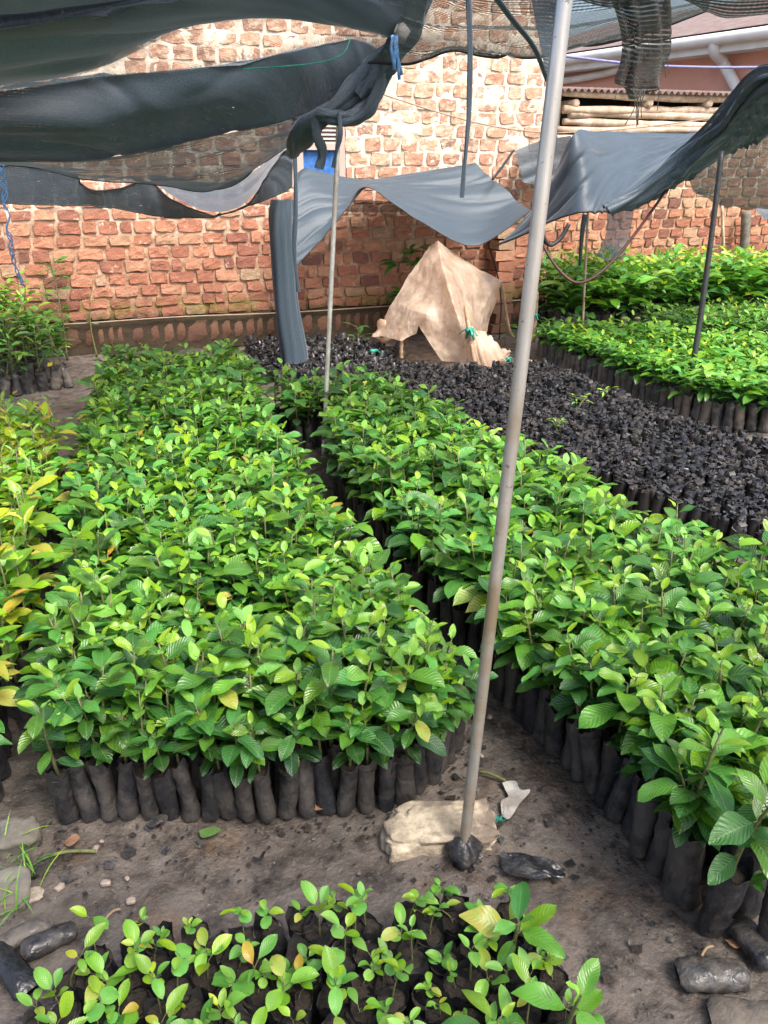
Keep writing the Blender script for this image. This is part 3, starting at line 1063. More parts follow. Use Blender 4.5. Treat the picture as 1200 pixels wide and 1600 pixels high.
sheet('shade_net', 'thick bunched black net rising in folds to the right edge', [
    [(940, 320, 5.5), (1000, 290, 5.45), (1060, 236, 5.3), (1110, 190, 5.1), (1150, 140, 4.9), (1182, 104, 4.7), (1240, 96, 4.5), (1330, 90, 4.3)],
    [(950, 329, 5.4), (1010, 300, 5.35), (1072, 252, 5.2), (1125, 208, 5.0), (1160, 170, 4.8), (1195, 140, 4.6), (1250, 130, 4.4), (1330, 120, 4.2)],
    [(958, 333, 5.6), (1020, 312, 5.6), (1085, 275, 5.5), (1135, 246, 5.3), (1172, 228, 5.1), (1210, 210, 5.0), (1260, 205, 4.8), (1330, 200, 4.6)],
], n=(44, 80), rip=.06, ripf=26, seed=37, dens=1.12)
sheet('shade_net', 'loose see-through net panel hanging at the right edge', [
    [(1075, 275, 5.6), (1130, 245, 5.5), (1172, 226, 5.4), (1240, 210, 5.2), (1330, 205, 5.0)],
    [(1084, 300, 5.9), (1130, 292, 5.9), (1175, 285, 5.8), (1240, 280, 5.7), (1330, 280, 5.5)],
    [(1092, 306, 6.2), (1130, 322, 6.2), (1175, 330, 6.2), (1240, 326, 6.0), (1330, 320, 5.8)],
], n=(30, 40), rip=.02, seed=39, dens=.84)
sheet('shade_net', 'torn dark net scrap draped on the far right seedlings', [
    [(948, 322, 7.6), (970, 320, 7.6), (992, 322, 7.6)],
    [(945, 365, 7.55), (966, 366, 7.55), (985, 362, 7.55)],
    [(930, 402, 7.5), (955, 410, 7.45), (975, 402, 7.5)],
], n=(24, 16), rip=.03, ripdir=1, seed=41, dens=.8)
sheet('shade_net', 'small blue grey net flap hanging at the lower right wall edge', [
    [(1180, 325, 6.6), (1230, 318, 6.6)],
    [(1195, 342, 6.5), (1240, 345, 6.5)],
], n=(10, 10), rip=.01, seed=42, dens=.95)
# top centre coarse net
sheet('shade_net', 'coarse olive black net stretched along the top centre', [
    [(610, -90, 2.9), (700, -90, 2.7), (790, -90, 2.6), (880, -90, 2.6), (980, -90, 2.5), (1120, -70, 2.4)],
    [(628, 10, 3.5, .8), (700, 20, 3.2, .62), (780, 20, 3.0, .66), (870, 20, 3.0, .62), (970, 10, 2.9, .62), (1112, -10, 2.8, .66)],
    [(606, 70, 4.0, .86), (665, 70, 3.7, .82), (725, 60, 3.5, .74), (800, 62, 3.4, .74), (880, 58, 3.3, .72), (990, 36, 3.2, .75), (1108, 5, 3.1, .72)],
    [(574, 100, 4.2, .97), (640, 104, 4.0, .97), (700, 81, 3.8, .96), (760, 86, 3.7, .95), (840, 89, 3.6, .95), (960, 64, 3.5, .95), (1104, 22, 3.4, .95)],
], n=(60, 90), mat='net_coarse', rip=.014, seed=51, dens=.85, hem=[('b', .007)])
sheet('shade_net', 'frayed dense black net edge across the top right corner', [
    [(860, -80, 1.9), (960, -80, 1.9), (1060, -80, 1.9), (1160, -80, 1.9), (1280, -80, 1.9)],
    [(880, -20, 2.0), (960, -20, 2.0), (1060, -20, 2.0), (1160, -15, 2.0), (1280, -10, 2.0)],
    [(890, 8, 2.05), (960, 22, 2.05), (1050, 14, 2.05), (1110, 34, 2.05), (1165, 40, 2.05), (1280, 34, 2.05)],
], n=(40, 70), mat='net_coarse', rip=.03, seed=55, dens=1.0)
tt = sheet('net_rag', 'tattered black rag of net dangling at the top right', [
    [(962, -20, 2.02), (1010, -20, 2.02), (1062, -20, 2.02)],
    [(970, 40, 2.04), (1010, 45, 2.02), (1046, 40, 2.04)],
    [(974, 85, 2.05), (1005, 90, 2.03), (1038, 80, 2.05)],
    [(970, 128, 2.05), (998, 140, 2.04), (1026, 126, 2.05)],
    [(980, 148, 2.05, .6), (1000, 154, 2.04, .6), (1018, 146, 2.05, .5)],
], n=(50, 26), mat='net_coarse', rip=.03, ripdir=1, ripf=22, seed=57, dens=1.02, cat='net rag')
fr = MB()
for i in range(46):
    px, py = random.uniform(972, 1040), random.uniform(20, 140)
    a = W(px, py, 2.04)
    v = rng.standard_normal(3) * .012
    tube(fr, path([a, a + v * .6 + [0, 0, -.008], a + v + [0, 0, -.03]], 6), .0012, 4, tint=1)
for i in range(5):
    px = random.uniform(990, 1010)
    a = W(px, 142, 2.04)
    tube(fr, path([a, a + [random.uniform(-.01, .01), 0, -.04], a + [random.uniform(-.02, .02), 0, -random.uniform(.05, .09)]], 8), .0015, 4, tint=1)
fr.build('frayed_thread', M['net_coarse'], tt)
sheet('shade_net', 'dark gathered net wedge running down behind the steel pole', [
    [(825, -30, 2.55), (855, -30, 2.55), (900, -30, 2.55)],
    [(838, 40, 2.6), (862, 40, 2.6), (888, 40, 2.6)],
    [(852, 110, 2.62), (862, 112, 2.62), (878, 112, 2.62)],
    [(864, 170, 2.64), (868, 170, 2.64), (874, 170, 2.64)],
    [(866, 236, 2.64), (868, 238, 2.64), (871, 236, 2.64)],
], n=(40, 16), rip=.015, ripdir=1, seed=61, dens=.98)
mb = MB()
tube(mb, wpath([(768, -14, 2.55), (800, 30, 2.56), (835, 75, 2.58), (856, 128, 2.6)], 20), [.017 - .0004 * i for i in range(20)], 7, tint=.99, flat=.4)
tag(mb.build('hanging_strap', M['net']), 'black band of net slanting across the top centre net', 'strap')

# ------------------------------------------------------------------ cords, wires, ties
def cord(name, label, pix, r, mat, n=30, cat='cord'):
    mb = MB()
    tube(mb, wpath(pix, n), r, 6)
    return tag(mb.build(name, M[mat]), label, cat)


cord('cable', 'blue violet cable strung across the pink house', [(850, 84, 7.4), (885, 88, 7.4), (1000, 101, 7.4), (1100, 105, 7.4), (1200, 105, 7.4), (1300, 104, 7.4)], .013, 'bluecable', cat='cable')
cord('wire', 'thin brown wire sloping across the pale bricks', [(545, 128, 7.1), (600, 148, 7.1), (700, 180, 7.1), (780, 199, 7.1), (870, 210, 7.1)], .0065, 'wire', cat='wire')
cord('wire', 'slack wire running over the lit net top on the right', [(870, 208, 7.2), (960, 203, 7.2), (1060, 192, 7.0), (1140, 178, 6.8), (1190, 150, 5.0)], .006, 'wire', cat='wire')
cord('cord', 'maroon and black cord sloping from the right net to the far seedlings', [(1042, 296, 5.5), (1000, 355, 5.4), (960, 405, 5.35), (925, 435, 5.35), (898, 441, 5.4), (872, 420, 5.5), (850, 385, 5.6), (846, 356, 5.65)], .011, 'redcord', 50)
cord('strap', 'black looped strap hanging below the right net by the steel pole', [(846, 352, 5.6), (850, 372, 5.6), (860, 383, 5.6), (876, 372, 5.6), (889, 350, 5.6)], .016, 'cord', cat='strap')
cord('cord', 'dark cord tied from the wall to the hammock net corner', [(802, 236, 7.3), (788, 256, 7.1), (770, 280, 6.9)], .012, 'cord')
cord('cord', 'dark prop string behind the tan plastic sheet', [(764, 385, 6.7), (775, 420, 6.8), (783, 470, 6.9), (780, 530, 6.9)], .008, 'cord')
cord('thread', 'teal edge thread along the dark belly net', [(380, 108, 4.1), (440, 104, 4.0), (500, 97, 4.05), (535, 85, 4.15), (548, 60, 4.2)], .003, 'green', cat='thread')
# frayed blue twine at far left
mb = MB()
base = wpath([(-2, 225, 4.9), (3, 270, 4.9), (9, 318, 4.9), (15, 370, 4.9), (22, 410, 4.95), (36, 446, 5.0)], 60)
for s in range(3):
    q = base.copy()
    tt_ = np.linspace(0, 1, 60)
    q[:, 0] += .018 * np.sin(tt_ * (30 + s * 9) + s * 2) * (1 - .6 * tt_)
    q[:, 2] += .006 * np.sin(tt_ * 40 + s)
    tube(mb, q, .0035, 5)
tag(mb.build('twine', M['bluerope']), 'frayed blue twine hanging at the far left before the brick wall', 'twine')
mb = MB()
for s in range(5):
    a = W(612 + s * 2, 56, 4.0)
    tube(mb, path([a, a + [random.uniform(-.02, .02), -.02, -.05], a + [random.uniform(-.02, .03), -.02, -.10 - .02 * s]], 8), .008, 5)
tag(mb.build('rope_tie', M['bluerope']), 'bright blue rope tie knotted on the net at the top centre', 'rope tie')
mb = MB()
sp = W(625, 48, 4.05)
th = np.linspace(0, 2 * PI, 9)[:-1]
tube(mb, [sp + [0, 0, .03], sp + [.01, 0, 0], sp + [.0, 0, -.05]], [.02, .045, .02], 7, flat=.5)
tag(mb.build('plastic_scrap', M['whiteplastic']), 'white plastic scrap tied beside the blue rope', 'plastic scrap')

# ------------------------------------------------------------------ poles
def pole(name, label, b, t, r0, r1, mat, cat='pole', bend=0.0, k=18, ext=1.0):
    b, t = np.array(b), np.array(t)
    t = b + (t - b) * ext
    o = thing(name, label, cat, b)
    mb = MB()
    n = 24
    p = np.array([(t - b) * u + [bend * math.sin(u * PI), 0, 0] for u in np.linspace(-.02, 1, n)])
    tube(mb, p, np.linspace(r0, r1, n), k)
    return o, mb


pb = P(722, 1345)
o, mb = pole('steel_pole', 'tall weathered steel pole standing at the front by the pale stone', pb, W(882, 0, pb[1] + .12), .0134, .0152, 'steel', ext=1.08)
mb.build('tube', M['steel'], o)
ft = MB()
n, k = 9, 40
th = np.arange(k) * 2 * PI / k
prof = [(.0135, .078), (.018, .075), (.030, .062), (.041, .046), (.044, .038), (.041, .032), (.032, .024), (.028, .01), (.030, -.02)]
V = []
for i, (r, z) in enumerate(prof):
    rr = r * (1 + .10 * np.sin(th * 3 + i * .3) + .08 * np.sin(th * 7 + .5 * i) + .05 * np.sin(th * 13 + i))
    V.append(np.stack([rr * np.cos(th), rr * np.sin(th) - .004, np.full(k, z) + .006 * np.sin(th * 2 + 1)], 1))
ft.add(np.concatenate(V), ringf(len(prof), k))
ft.build('foot_wrap', M['bag_clean'], o)
b2 = P(505, 712)
o, mb = pole('thin_pole', 'thin pale metal pole between the centre and right beds', b2, W(530, 176, b2[1]), .0125, .0125, 'whitepole')
mb.build('tube', M['whitepole'], o)
b3 = P(1074, 628)
o, mb = pole('black_pole', 'thin black pole leaning beside the far right seedling bed', b3, W(1128, 236, 4.75), .021, .017, 'blackpole', bend=.012)
mb.build('tube', M['blackpole'], o)
b4 = W(915, 470, 6.9)
b4[2] = 0
o, mb = pole('stake', 'short pale stake holding up the right net among far seedlings', b4, W(919, 326, 6.6), .012, .011, 'bark')
mb.build('shaft', M['log'], o)
mb = MB()
tube(mb, wpath([(914, 335, 6.55), (909, 370, 6.55), (906, 415, 6.6)], 16), [.03 - .001 * i for i in range(16)], 7, tint=.95, flat=.4)
tag(mb.build('hanging_strap', M['net']), 'dark net strip hanging beside the short pale stake', 'strap')
b5 = W(1146, 400, 8.2)
b5[2] = 0
o, mb = pole('stake', 'bare wooden stake against the boundary wall at the right', b5, W(1128, 322, 8.2), .02, .017, 'bark')
mb.build('shaft', M['log'], o)
b6 = W(1172, 400, 8.25)
b6[2] = 0
o, mb = pole('board', 'grey upright board against the boundary wall at the right edge', b6, W(1166, 330, 8.3), .06, .055, 'bark', k=8, cat='board')
mb.build('plank', M['greystone'], o)

# ------------------------------------------------------------------ tan plastic sheet on sticks
tp = thing('plastic_sheet', 'crumpled tan plastic sheet draped over sticks before the wall', 'plastic sheet', (0, 0, 0))
TY = {
    'a': (684, 376, 6.55), 'a2': (670, 384, 6.7), 'ar': (712, 398, 6.62), 'R1': (745, 418, 6.6), 'R': (784, 440, 6.5), 'Rb': (776, 470, 6.5), 'Rc': (764, 505, 6.45), 'Rd': (757, 526, 6.4),
    'l0': (658, 405, 6.6), 'l1': (634, 438, 6.55), 'l2': (615, 470, 6.5), 'l3': (602, 492, 6.5), 'l4': (592, 524, 6.45),
    'm0': (690, 410, 6.22), 'm1': (699, 440, 6.0), 'm2': (707, 470, 5.88), 'm3': (717, 500, 5.82), 'm4': (722, 530, 5.88), 'm5': (725, 566, 5.85),
    'n0': (668, 425, 6.4), 'n1': (652, 455, 6.4), 'n2': (642, 485, 6.2), 'n3': (628, 508, 6.2), 'n4': (627, 533, 6.15), 'n5': (650, 520, 6.12),
    'p1': (680, 462, 6.2), 'p2': (668, 490, 6.0), 'p3': (655, 508, 6.08), 'p4': (668, 532, 6.02), 'p5': (690, 564, 5.95), 'p6': (696, 525, 5.98),
    'q1': (735, 440, 6.35), 'q2': (733, 470, 6.25), 'q3': (735, 512, 5.86), 'q4': (744, 545, 5.84),
    's1': (752, 455, 6.38), 's2': (748, 490, 6.3),
}
names = list(TY)
vs = np.array([W(*TY[k]) for k in names])
ix = {k: i for i, k in enumerate(names)}
faces = ['a a2 l0 m0', 'ar a m0 m0', 'R1 ar m0 q1', 'R R1 q1 s1', 'R s1 s2 Rb', 'Rb s2 Rd Rc', 's1 q1 q2 s2', 'q1 m0 m1 m1', 'q1 m1 m2 q2', 's2 q2 q3 Rd', 'q2 m2 m3 q3', 'q3 m3 m4 q4', 'q4 m4 m5 m5',
         'm0 l0 n0 m1', 'l0 l1 n1 n0', 'l1 l2 n2 n1', 'l2 l3 n3 n2', 'l3 l4 n4 n3', 'n0 n1 p1 m1', 'm1 p1 m2 m2', 'n1 n2 p2 p1', 'n2 n3 p3 p2', 'n3 n4 n5 p3', 'p1 p2 p6 m2', 'p2 p3 p4 p6', 'm2 p6 m3 m3', 'p6 p4 p5 m4', 'm3 p6 m4 m4', 'm4 p5 m5 m5']
me = bpy.data.meshes.new('tarp')
fs = []
for f in faces:
    l = [ix[k] for k in f.split()]
    l2 = []
    for i in l:
        if i not in l2:
            l2.append(i)
    fs.append(l2)
me.from_pydata([tuple(v) for v in vs], [], fs)
me.materials.append(M['tarp'])
for p_ in me.polygons:
    p_.use_smooth = True
ob = link('sheet', me, tp)
ridge = ['a m0', 'm0 m1', 'm1 m2', 'm2 m3', 'm3 m4', 'm4 m5', 'l2 n2', 'R q1', 'q1 q2', 'm0 q1', 'n0 p1', 'p1 p2', 'p2 p3', 'p6 m3', 's1 s2', 'n2 p2', 'q2 q3', 'l1 n1']
rid = {frozenset(ix[k] for k in e.split()): .75 for e in ridge}
cnt = {}
for p_ in me.polygons:
    for ek in p_.edge_keys:
        cnt[ek] = cnt.get(ek, 0) + 1
ca = me.attributes.new('crease_edge', 'FLOAT', 'EDGE')
for e in me.edges:
    k_ = tuple(sorted(e.vertices))
    ca.data[e.index].value = 1.0 if cnt.get(k_, 0) == 1 else rid.get(frozenset(k_), 0.0)
cv = me.attributes.new('crease_vert', 'FLOAT', 'POINT')
for k in ('a', 'R', 'Rd', 'l4', 'n4', 'n5', 'p5', 'm5'):
    cv.data[ix[k]].value = 1.0
md = ob.modifiers.new('s', 'SUBSURF')
md.levels = md.render_levels = 5
tx = bpy.data.textures.new('crumple', 'CLOUDS')
tx.noise_scale = .16
tx.noise_depth = 2
dm = ob.modifiers.new('d', 'DISPLACE')
dm.texture = tx
dm.strength = .035
dm.mid_level = .5
dm.texture_coords = 'GLOBAL'
# gathered tail
sheet('gathered_tail', None, [
    [(727, 513, 5.80), (731, 509, 5.78), (735, 508, 5.78), (739, 510, 5.79), (743, 514, 5.82)],
    [(724, 535, 5.80), (733, 537, 5.72), (744, 534, 5.70), (757, 532, 5.74), (768, 528, 5.84)],
    [(728, 560, 5.78), (741, 563, 5.68), (756, 562, 5.66), (772, 553, 5.72), (786, 543, 5.84)],
    [(738, 572, 5.78), (750, 580, 5.68), (764, 582, 5.66), (780, 570, 5.70), (797, 549, 5.84)],
    [(748, 574, 5.86), (758, 582, 5.80), (768, 580, 5.78), (784, 566, 5.80), (798, 546, 5.90)],
], n=(40, 60), mat='tarp', rip=.022, ripdir=1, ripf=22, seed=71, parent=tp)
mb = MB()
tube(mb, wpath([(600, 500, 6.5), (592, 522, 6.48), (596, 530, 6.48), (618, 524, 6.5), (624, 510, 6.52)], 20), [.05 + .02 * math.sin(i * 1.4) for i in range(20)], 9, flat=.5)
mb.build('loose_corner', M['tarp'], tp)
for pix, lab, r in [([(748, 598, 5.5), (741, 560, 5.62), (734, 520, 5.8), (728, 480, 6.0)], 'bark-brown stick propping the front of the tan sheet', .017),
                    ([(627, 560, 6.2), (627, 545, 6.2), (628, 520, 6.22)], 'short stick under the left corner of the tan sheet', .017),
                    ([(686, 560, 6.75), (685, 470, 6.75), (684, 377, 6.7)], 'tall stick under the peak of the tan sheet', .016),
                    ([(798, 525, 6.6), (791, 490, 6.6), (784, 442, 6.52)], 'slanting stick at the right corner of the tan sheet', .014),
                    ([(832, 535, 6.2), (836, 490, 6.2), (838, 455, 6.2)], 'forked wooden stick standing right of the tan sheet', .022),
                    ([(815, 558, 5.75), (832, 566, 5.7)], 'short reddish stick lying on the dark bags', .012)]:
    mb = MB()
    tube(mb, wpath(pix, 12), [r * (1 + .12 * math.sin(i * 2.1)) for i in range(12)], 8)
    tag(mb.build('stick', M['bark']), lab, 'stick')


def tie(pix, label, sc=1.0):
    c = W(*pix)
    mb = MB()
    for s in range(8):
        d = rng.standard_normal(3)
        d /= np.linalg.norm(d)
        d[2] = -abs(d[2]) * .9
        tube(mb, path([c, c + d * .04 * sc + [0, -.01, .02 * sc], c + d * .09 * sc], 8), [.013 * sc] * 4 + [.011 * sc] * 4, 6, flat=.4)
    tube(mb, [c + [-.03 * sc, -.01, 0], c + [.03 * sc, -.01, 0]], .02 * sc, 8)
    tag(mb.build('tie', M['green']), label, 'tie')


tie((733, 516, 5.72), 'green plastic tie knotting the tan sheet to its front stick')
tie((835, 492, 6.15), 'green plastic tie round the forked stick', .7)
tie((793, 560, 5.68), 'scrap of green tie on the ground by the sheet tail', .55)
tie((582, 548, 6.3), 'green tie lying on the rubble left of the tan sheet', .8)


# ------------------------------------------------------------------ plants
def leaf(mb, base, az, pitch, L, Wd, tint, fold=.25, droop=.5, nr=7, nc=5, roll=0.0, curl=0.0, kind=0, mat=0, wavy=.03, rnd=None):
    t = np.linspace(0, 1, nr)
    u = np.linspace(-1, 1, nc)
    if kind == 0:      # long pointed ellipse
        wp = np.sin(PI * np.clip(t, 0, 1) ** .93) ** .68 * (1 - .16 * t)
        wp[-1] = .02
        wp[0] = .05
    elif kind == 1:    # round leaf
        wp = np.sqrt(np.clip(1 - (2 * t - 1) ** 2, 0.0004, 1)) * .98
        wp[0] = .12
    else:              # obovate
        wp = np.sin(PI * t ** 1.25) ** .7
        wp[-1] = .03
        wp[0] = .06
    # centre line with droop
    ang = pitch - droop * t ** 1.3
    dx = np.cos(ang) * L / (nr - 1)
    dz = np.sin(ang) * L / (nr - 1)
    cx = np.concatenate([[0], np.cumsum(dx[:-1])])
    cz = np.concatenate([[0], np.cumsum(dz[:-1])])
    nx, nz = -np.sin(ang), np.cos(ang)
    hw = wp * Wd / 2
    y = u[None, :] * hw[:, None]
    up = fold * np.abs(y) - curl * y ** 2 / max(Wd, 1e-3) * 2 + wavy * Wd * np.sin(t * 9 + random.random() * 6)[:, None] * np.abs(u)[None, :] * np.sign(u)[None, :]
    x = cx[:, None] + nx[:, None] * up
    z = cz[:, None] + nz[:, None] * up
    cr, sr = math.cos(roll), math.sin(roll)
    z2 = z * 1.0 + sr * y
    y2 = y * cr
    ca, sa = math.cos(az), math.sin(az)
    v = np.stack([base[0] + ca * x - sa * y2, base[1] + sa * x + ca * y2, base[2] + z2], -1).reshape(-1, 3)
    uv = np.stack(np.broadcast_arrays(t[:, None], (u * .5 + .5)[None, :]), -1).reshape(-1, 2)
    mb.add(v, gridf(nr, nc), uv, tint, rnd, mat)


def foliage_bushy(nl, z0, z1, L, asp, tints, hi=True, spread=1.0, yellow=.04, kind=0):
    """leaves set spirally on an upright stem; returns (foliage, stem) builders; base of stem at z=.0 is the soil"""
    fo, st = MB(), MB()
    lean = rng.uniform(-.02, .02, 2)

    def sp(z):
        u = z / z1
        return np.array([lean[0] * u * u * 1.5, lean[1] * u * u * 1.5, z])
    tube(st, [sp(z) for z in np.linspace(-.02, z1, 6)], [.0058, .0052, .0042, .0034, .0028, .0018], 6, rnd=random.random())
    az = random.uniform(0, 2 * PI)
    for i in range(nl):
        u = i / max(1, nl - 1)
        z = z0 + (z1 - z0) * u ** .9
        az += 2.4 + random.uniform(-.35, .35)
        young = u > .88
        l = L * (.82 + .35 * math.sin(PI * min(1, u * .95 + .1))) * random.uniform(.8, 1.2)
        pit = random.uniform(-.2, .45) + .3 * u
        dr = random.uniform(.25, 1.05)
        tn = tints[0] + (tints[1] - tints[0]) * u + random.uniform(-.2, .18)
        if young:
            l *= random.uniform(.5, .8)
            pit = random.uniform(.25, 1.0)
            tn = tints[2] + random.uniform(-.06, .06)
            dr *= .5
        if random.random() < yellow:
            tn = random.uniform(.74, .9) if random.random() < .85 else random.uniform(.9, .97)
        b = sp(z)
        # petiole
        pl_ = l * .14
        e = b + np.array([math.cos(az) * pl_ * math.cos(pit), math.sin(az) * pl_ * math.cos(pit), pl_ * math.sin(pit)])
        if hi:
            tube(st, [b, e], .0014, 4, cap=False)
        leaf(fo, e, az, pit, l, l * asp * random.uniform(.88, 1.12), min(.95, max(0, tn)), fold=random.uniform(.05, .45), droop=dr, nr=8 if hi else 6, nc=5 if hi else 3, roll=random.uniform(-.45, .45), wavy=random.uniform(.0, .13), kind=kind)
    return fo, st


def bag_mesh(r=.026, h=.18, k=16, torn=.012, soil=True, seed=0, lod=False):
    b, s = MB(), MB()
    nz = 5 if lod else 15
    k = 8 if lod else k
    th = np.arange(k) * 2 * PI / k
    V = []
    phs = rng.uniform(0, 6, 4)
    for i in range(nz):
        u = i / (nz - 1)
        rr = r * (.97 + .05 * math.sin(u * 7 + phs[0]))
        if i == 0:
            rr *= .9
        m = rr * (1 + .10 * np.sin(th * 2 + phs[0] + u * 1.5) + .05 * np.sin(th * 3 + phs[1] - u * 5) + .045 * np.sin(th * 5 + phs[2] + 17 * u) + .03 * np.sin(th + 23 * u))
        z = np.full(k, h * u)
        if i == nz - 1:
            z = z + torn * np.sin(th * 2 + phs[3]) + torn * .6 * np.sin(th * 5 + phs[2])
            m = m * 1.03
        bend = .006 * math.sin(u * 3 + phs[1])
        V.append(np.stack([m * np.cos(th) + bend, m * np.sin(th), z], 1))
    b.add(np.concatenate(V), ringf(nz, k), np.stack([np.tile(th, nz), np.repeat(np.arange(nz), k)], 1), rnd=random.random())
    zs = h * .88
    rs = [.99, .6, .05]
    SV = [np.stack([r * 1.0 * q * np.cos(th), r * 1.0 * q * np.sin(th), np.full(k, zs + .004 * (1 - q)) + rng.uniform(-.002, .002, k)], 1) for q in rs]
    s.add(np.concatenate(SV), ringf(3, k))
    return b, s


ORD = ['first', 'second', 'third', 'fourth', 'fifth', 'sixth', 'seventh', 'eighth', 'ninth', 'tenth', 'eleventh', 'twelfth', 'thirteenth', 'fourteenth', 'fifteenth', 'sixteenth', 'seventeenth', 'eighteenth', 'nineteenth', 'twentieth'] + ['twenty-' + x for x in ['first', 'second', 'third', 'fourth', 'fifth', 'sixth', 'seventh', 'eighth', 'ninth']] + ['thirtieth'] + ['thirty-' + x for x in ['first', 'second', 'third', 'fourth', 'fifth', 'sixth', 'seventh', 'eighth', 'ninth']] + ['fortieth'] + ['forty-' + x for x in ['first', 'second', 'third', 'fourth', 'fifth', 'sixth', 'seventh', 'eighth', 'ninth']] + ['fiftieth'] + ['fifty-' + x for x in ['first', 'second', 'third', 'fourth', 'fifth', 'sixth', 'seventh', 'eighth', 'ninth']]


def inpoly(x, y, poly):
    c = False
    n = len(poly)
    for i in range(n):
        x1, y1 = poly[i][:2]
        x2, y2 = poly[(i + 1) % n][:2]
        if (y1 > y) != (y2 > y) and x < (x2 - x1) * (y - y1) / (y2 - y1) + x1:
            c = not c
    return c


def project(p):
    d = np.asarray(p) - CAM
    z = d @ FW
    return 600 + F * (d @ RT) / z, 800 - F * (d @ UP) / z, z


class Kind:
    """a set of meshes one seedling kind draws from"""

    def __init__(self, nvar, fol, bagargs, mats, lod_fol=None):
        self.v = []
        for i in range(nvar):
            fo, st = fol(True)
            self.v.append([fo, st])
        self.low = []
        for i in range(nvar):
            self.low.append(list(fol(False)))
        self.b = [bag_mesh(**bagargs) for i in range(6)]
        self.bl = [bag_mesh(lod=True, **bagargs) for i in range(4)]
        self.mats = mats
        self.fm = [a.mesh('foliage', mats[0]) for a, b in self.v]
        self.sm = [b.mesh('stem', mats[1]) for a, b in self.v]
        self.bm = [a.mesh('bag', mats[2]) for a, b in self.b]
        self.om = [b.mesh('soil', mats[3]) for a, b in self.b]
        self.h = bagargs.get('h', .18)

    def put(self, name, label, cat, loc, group, s=1.0, soil=True, bs=1.0, tilt=None, dh=0.0, v=None, stem=True):
        i = random.randrange(len(self.fm)) if v is None else v
        j = random.randrange(len(self.bm))
        o = thing(name, label, cat, loc, random.uniform(0, 2 * PI), group)
        if tilt is not None:
            o.rotation_euler = (tilt[0], tilt[1], o.rotation_euler[2])
            o.rotation_mode = 'XYZ'
        b = link('bag', self.bm[j], o, s=bs)
        if soil:
            link('soil', self.om[j], b)
        hz = self.h * .87 * bs
        if stem:
            link('stem', self.sm[i], o, (0, 0, hz), 0, s)
        link('foliage', self.fm[i], o, (0, 0, hz), 0, s)
        return o

    def bake(self, name, label, cat, locs, smin=.76, smax=1.22, bags=True):
        mb = MB()
        for l in locs:
            i = random.randrange(len(self.low))
            rz = random.uniform(0, 2 * PI)
            s = random.uniform(smin, smax)
            f, st = self.low[i]
            q = (l[0], l[1], l[2] + self.h * .87)
            dr = random.random()
            mb.merge(f, q, rz, s, 0, dr=dr, dt=random.uniform(-.05, .05))
            mb.merge(st, q, rz, s, 1)
            if bags:
                b, so_ = random.choice(self.bl)
                mb.merge(b, l, rz, 1, 2)
                mb.merge(so_, l, rz, 1, 3)
        return tag(mb.build(name, self.mats), label, cat, kind='stuff')


def scatter(poly, sx, sy, jit=.25, ang=0.0):
    xs = [p[0] for p in poly]
    ys = [p[1] for p in poly]
    out = []
    r = 0
    y = min(ys) + sy * .3
    while y < max(ys):
        x = min(xs) + (sx * .5 if r % 2 else sx * .1)
        while x < max(xs):
            a, b = x + random.uniform(-jit, jit) * sx, y + random.uniform(-jit, jit) * sy
            if inpoly(a, b, poly):
                out.append((a, b, 0.0))
            x += sx
        y += sy
        r += 1
    return out


def along(pts, step):
    """points along a polyline at a fixed spacing"""
    pts = np.array(pts, float)
    L = np.concatenate([[0], np.cumsum(np.linalg.norm(np.diff(pts, axis=0), axis=1))])
    n = int(L[-1] / step) + 1
    s = np.linspace(0, L[-1], n)
    return np.stack([np.interp(s, L, pts[:, i]) for i in range(2)], 1)


def drop_near(locs, line, d):
    line = np.array(line)
    return [l for l in locs if np.min(np.hypot(line[:, 0] - l[0], line[:, 1] - l[1])) > d]


BAGM = [M['leaf'], M['stem'], M['bag'], M['soil']]
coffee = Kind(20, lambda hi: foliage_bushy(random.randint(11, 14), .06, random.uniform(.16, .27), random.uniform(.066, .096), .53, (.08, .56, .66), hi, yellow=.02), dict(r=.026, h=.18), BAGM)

# centre bed and right bed of green seedlings
front = [P(112, 1276)[:2], P(390, 1273)[:2], P(560, 1262)[:2], P(622, 1254)[:2], P(672, 1222)[:2], P(708, 1170)[:2]]
fl = along(front, .052)
C_l = [(-.27, 1.78), (-.24, 5.55)]
C_r = [tuple(front[-1]), (.70, 2.4), (.70, 4.6)]
center_poly = [tuple(p) for p in front] + [(.69, 2.2), (.66, 3.0), (.66, 4.0), (.69, 4.75), (.75, 5.45), (-.20, 5.62), (-.25, 3.6)]
rl_pix = [(1112, 1452), (1078, 1408), (1030, 1366), (986, 1304), (916, 1222), (872, 1176), (842, 1150), (812, 1122), (782, 1092)]
rline = [P(*q)[:2] for q in rl_pix]
redge = along(rline[1:], .056)
big = [P(1112, 1452)[:2], P(1062, 1400)[:2], P(1168, 1420)[:2], P(1210, 1390)[:2]]
right_poly = [tuple(rline[0])] + [tuple(p) for p in rline[1:]] + [(.95, 2.3), (.92, 3.0), (.92, 3.8), (.88, 4.35), (.80, 4.8), (1.5, 4.45), (1.62, 3.6), (1.74, 2.9), (1.80, 2.35), (1.92, 1.85), (2.15, 1.2), (2.1, .62), (1.25, .70)]
cl_locs = drop_near(scatter(center_poly, .060, .058), fl, .045)
rt_locs = drop_near(drop_near(scatter(right_poly, .062, .060), redge, .045), big, .075)
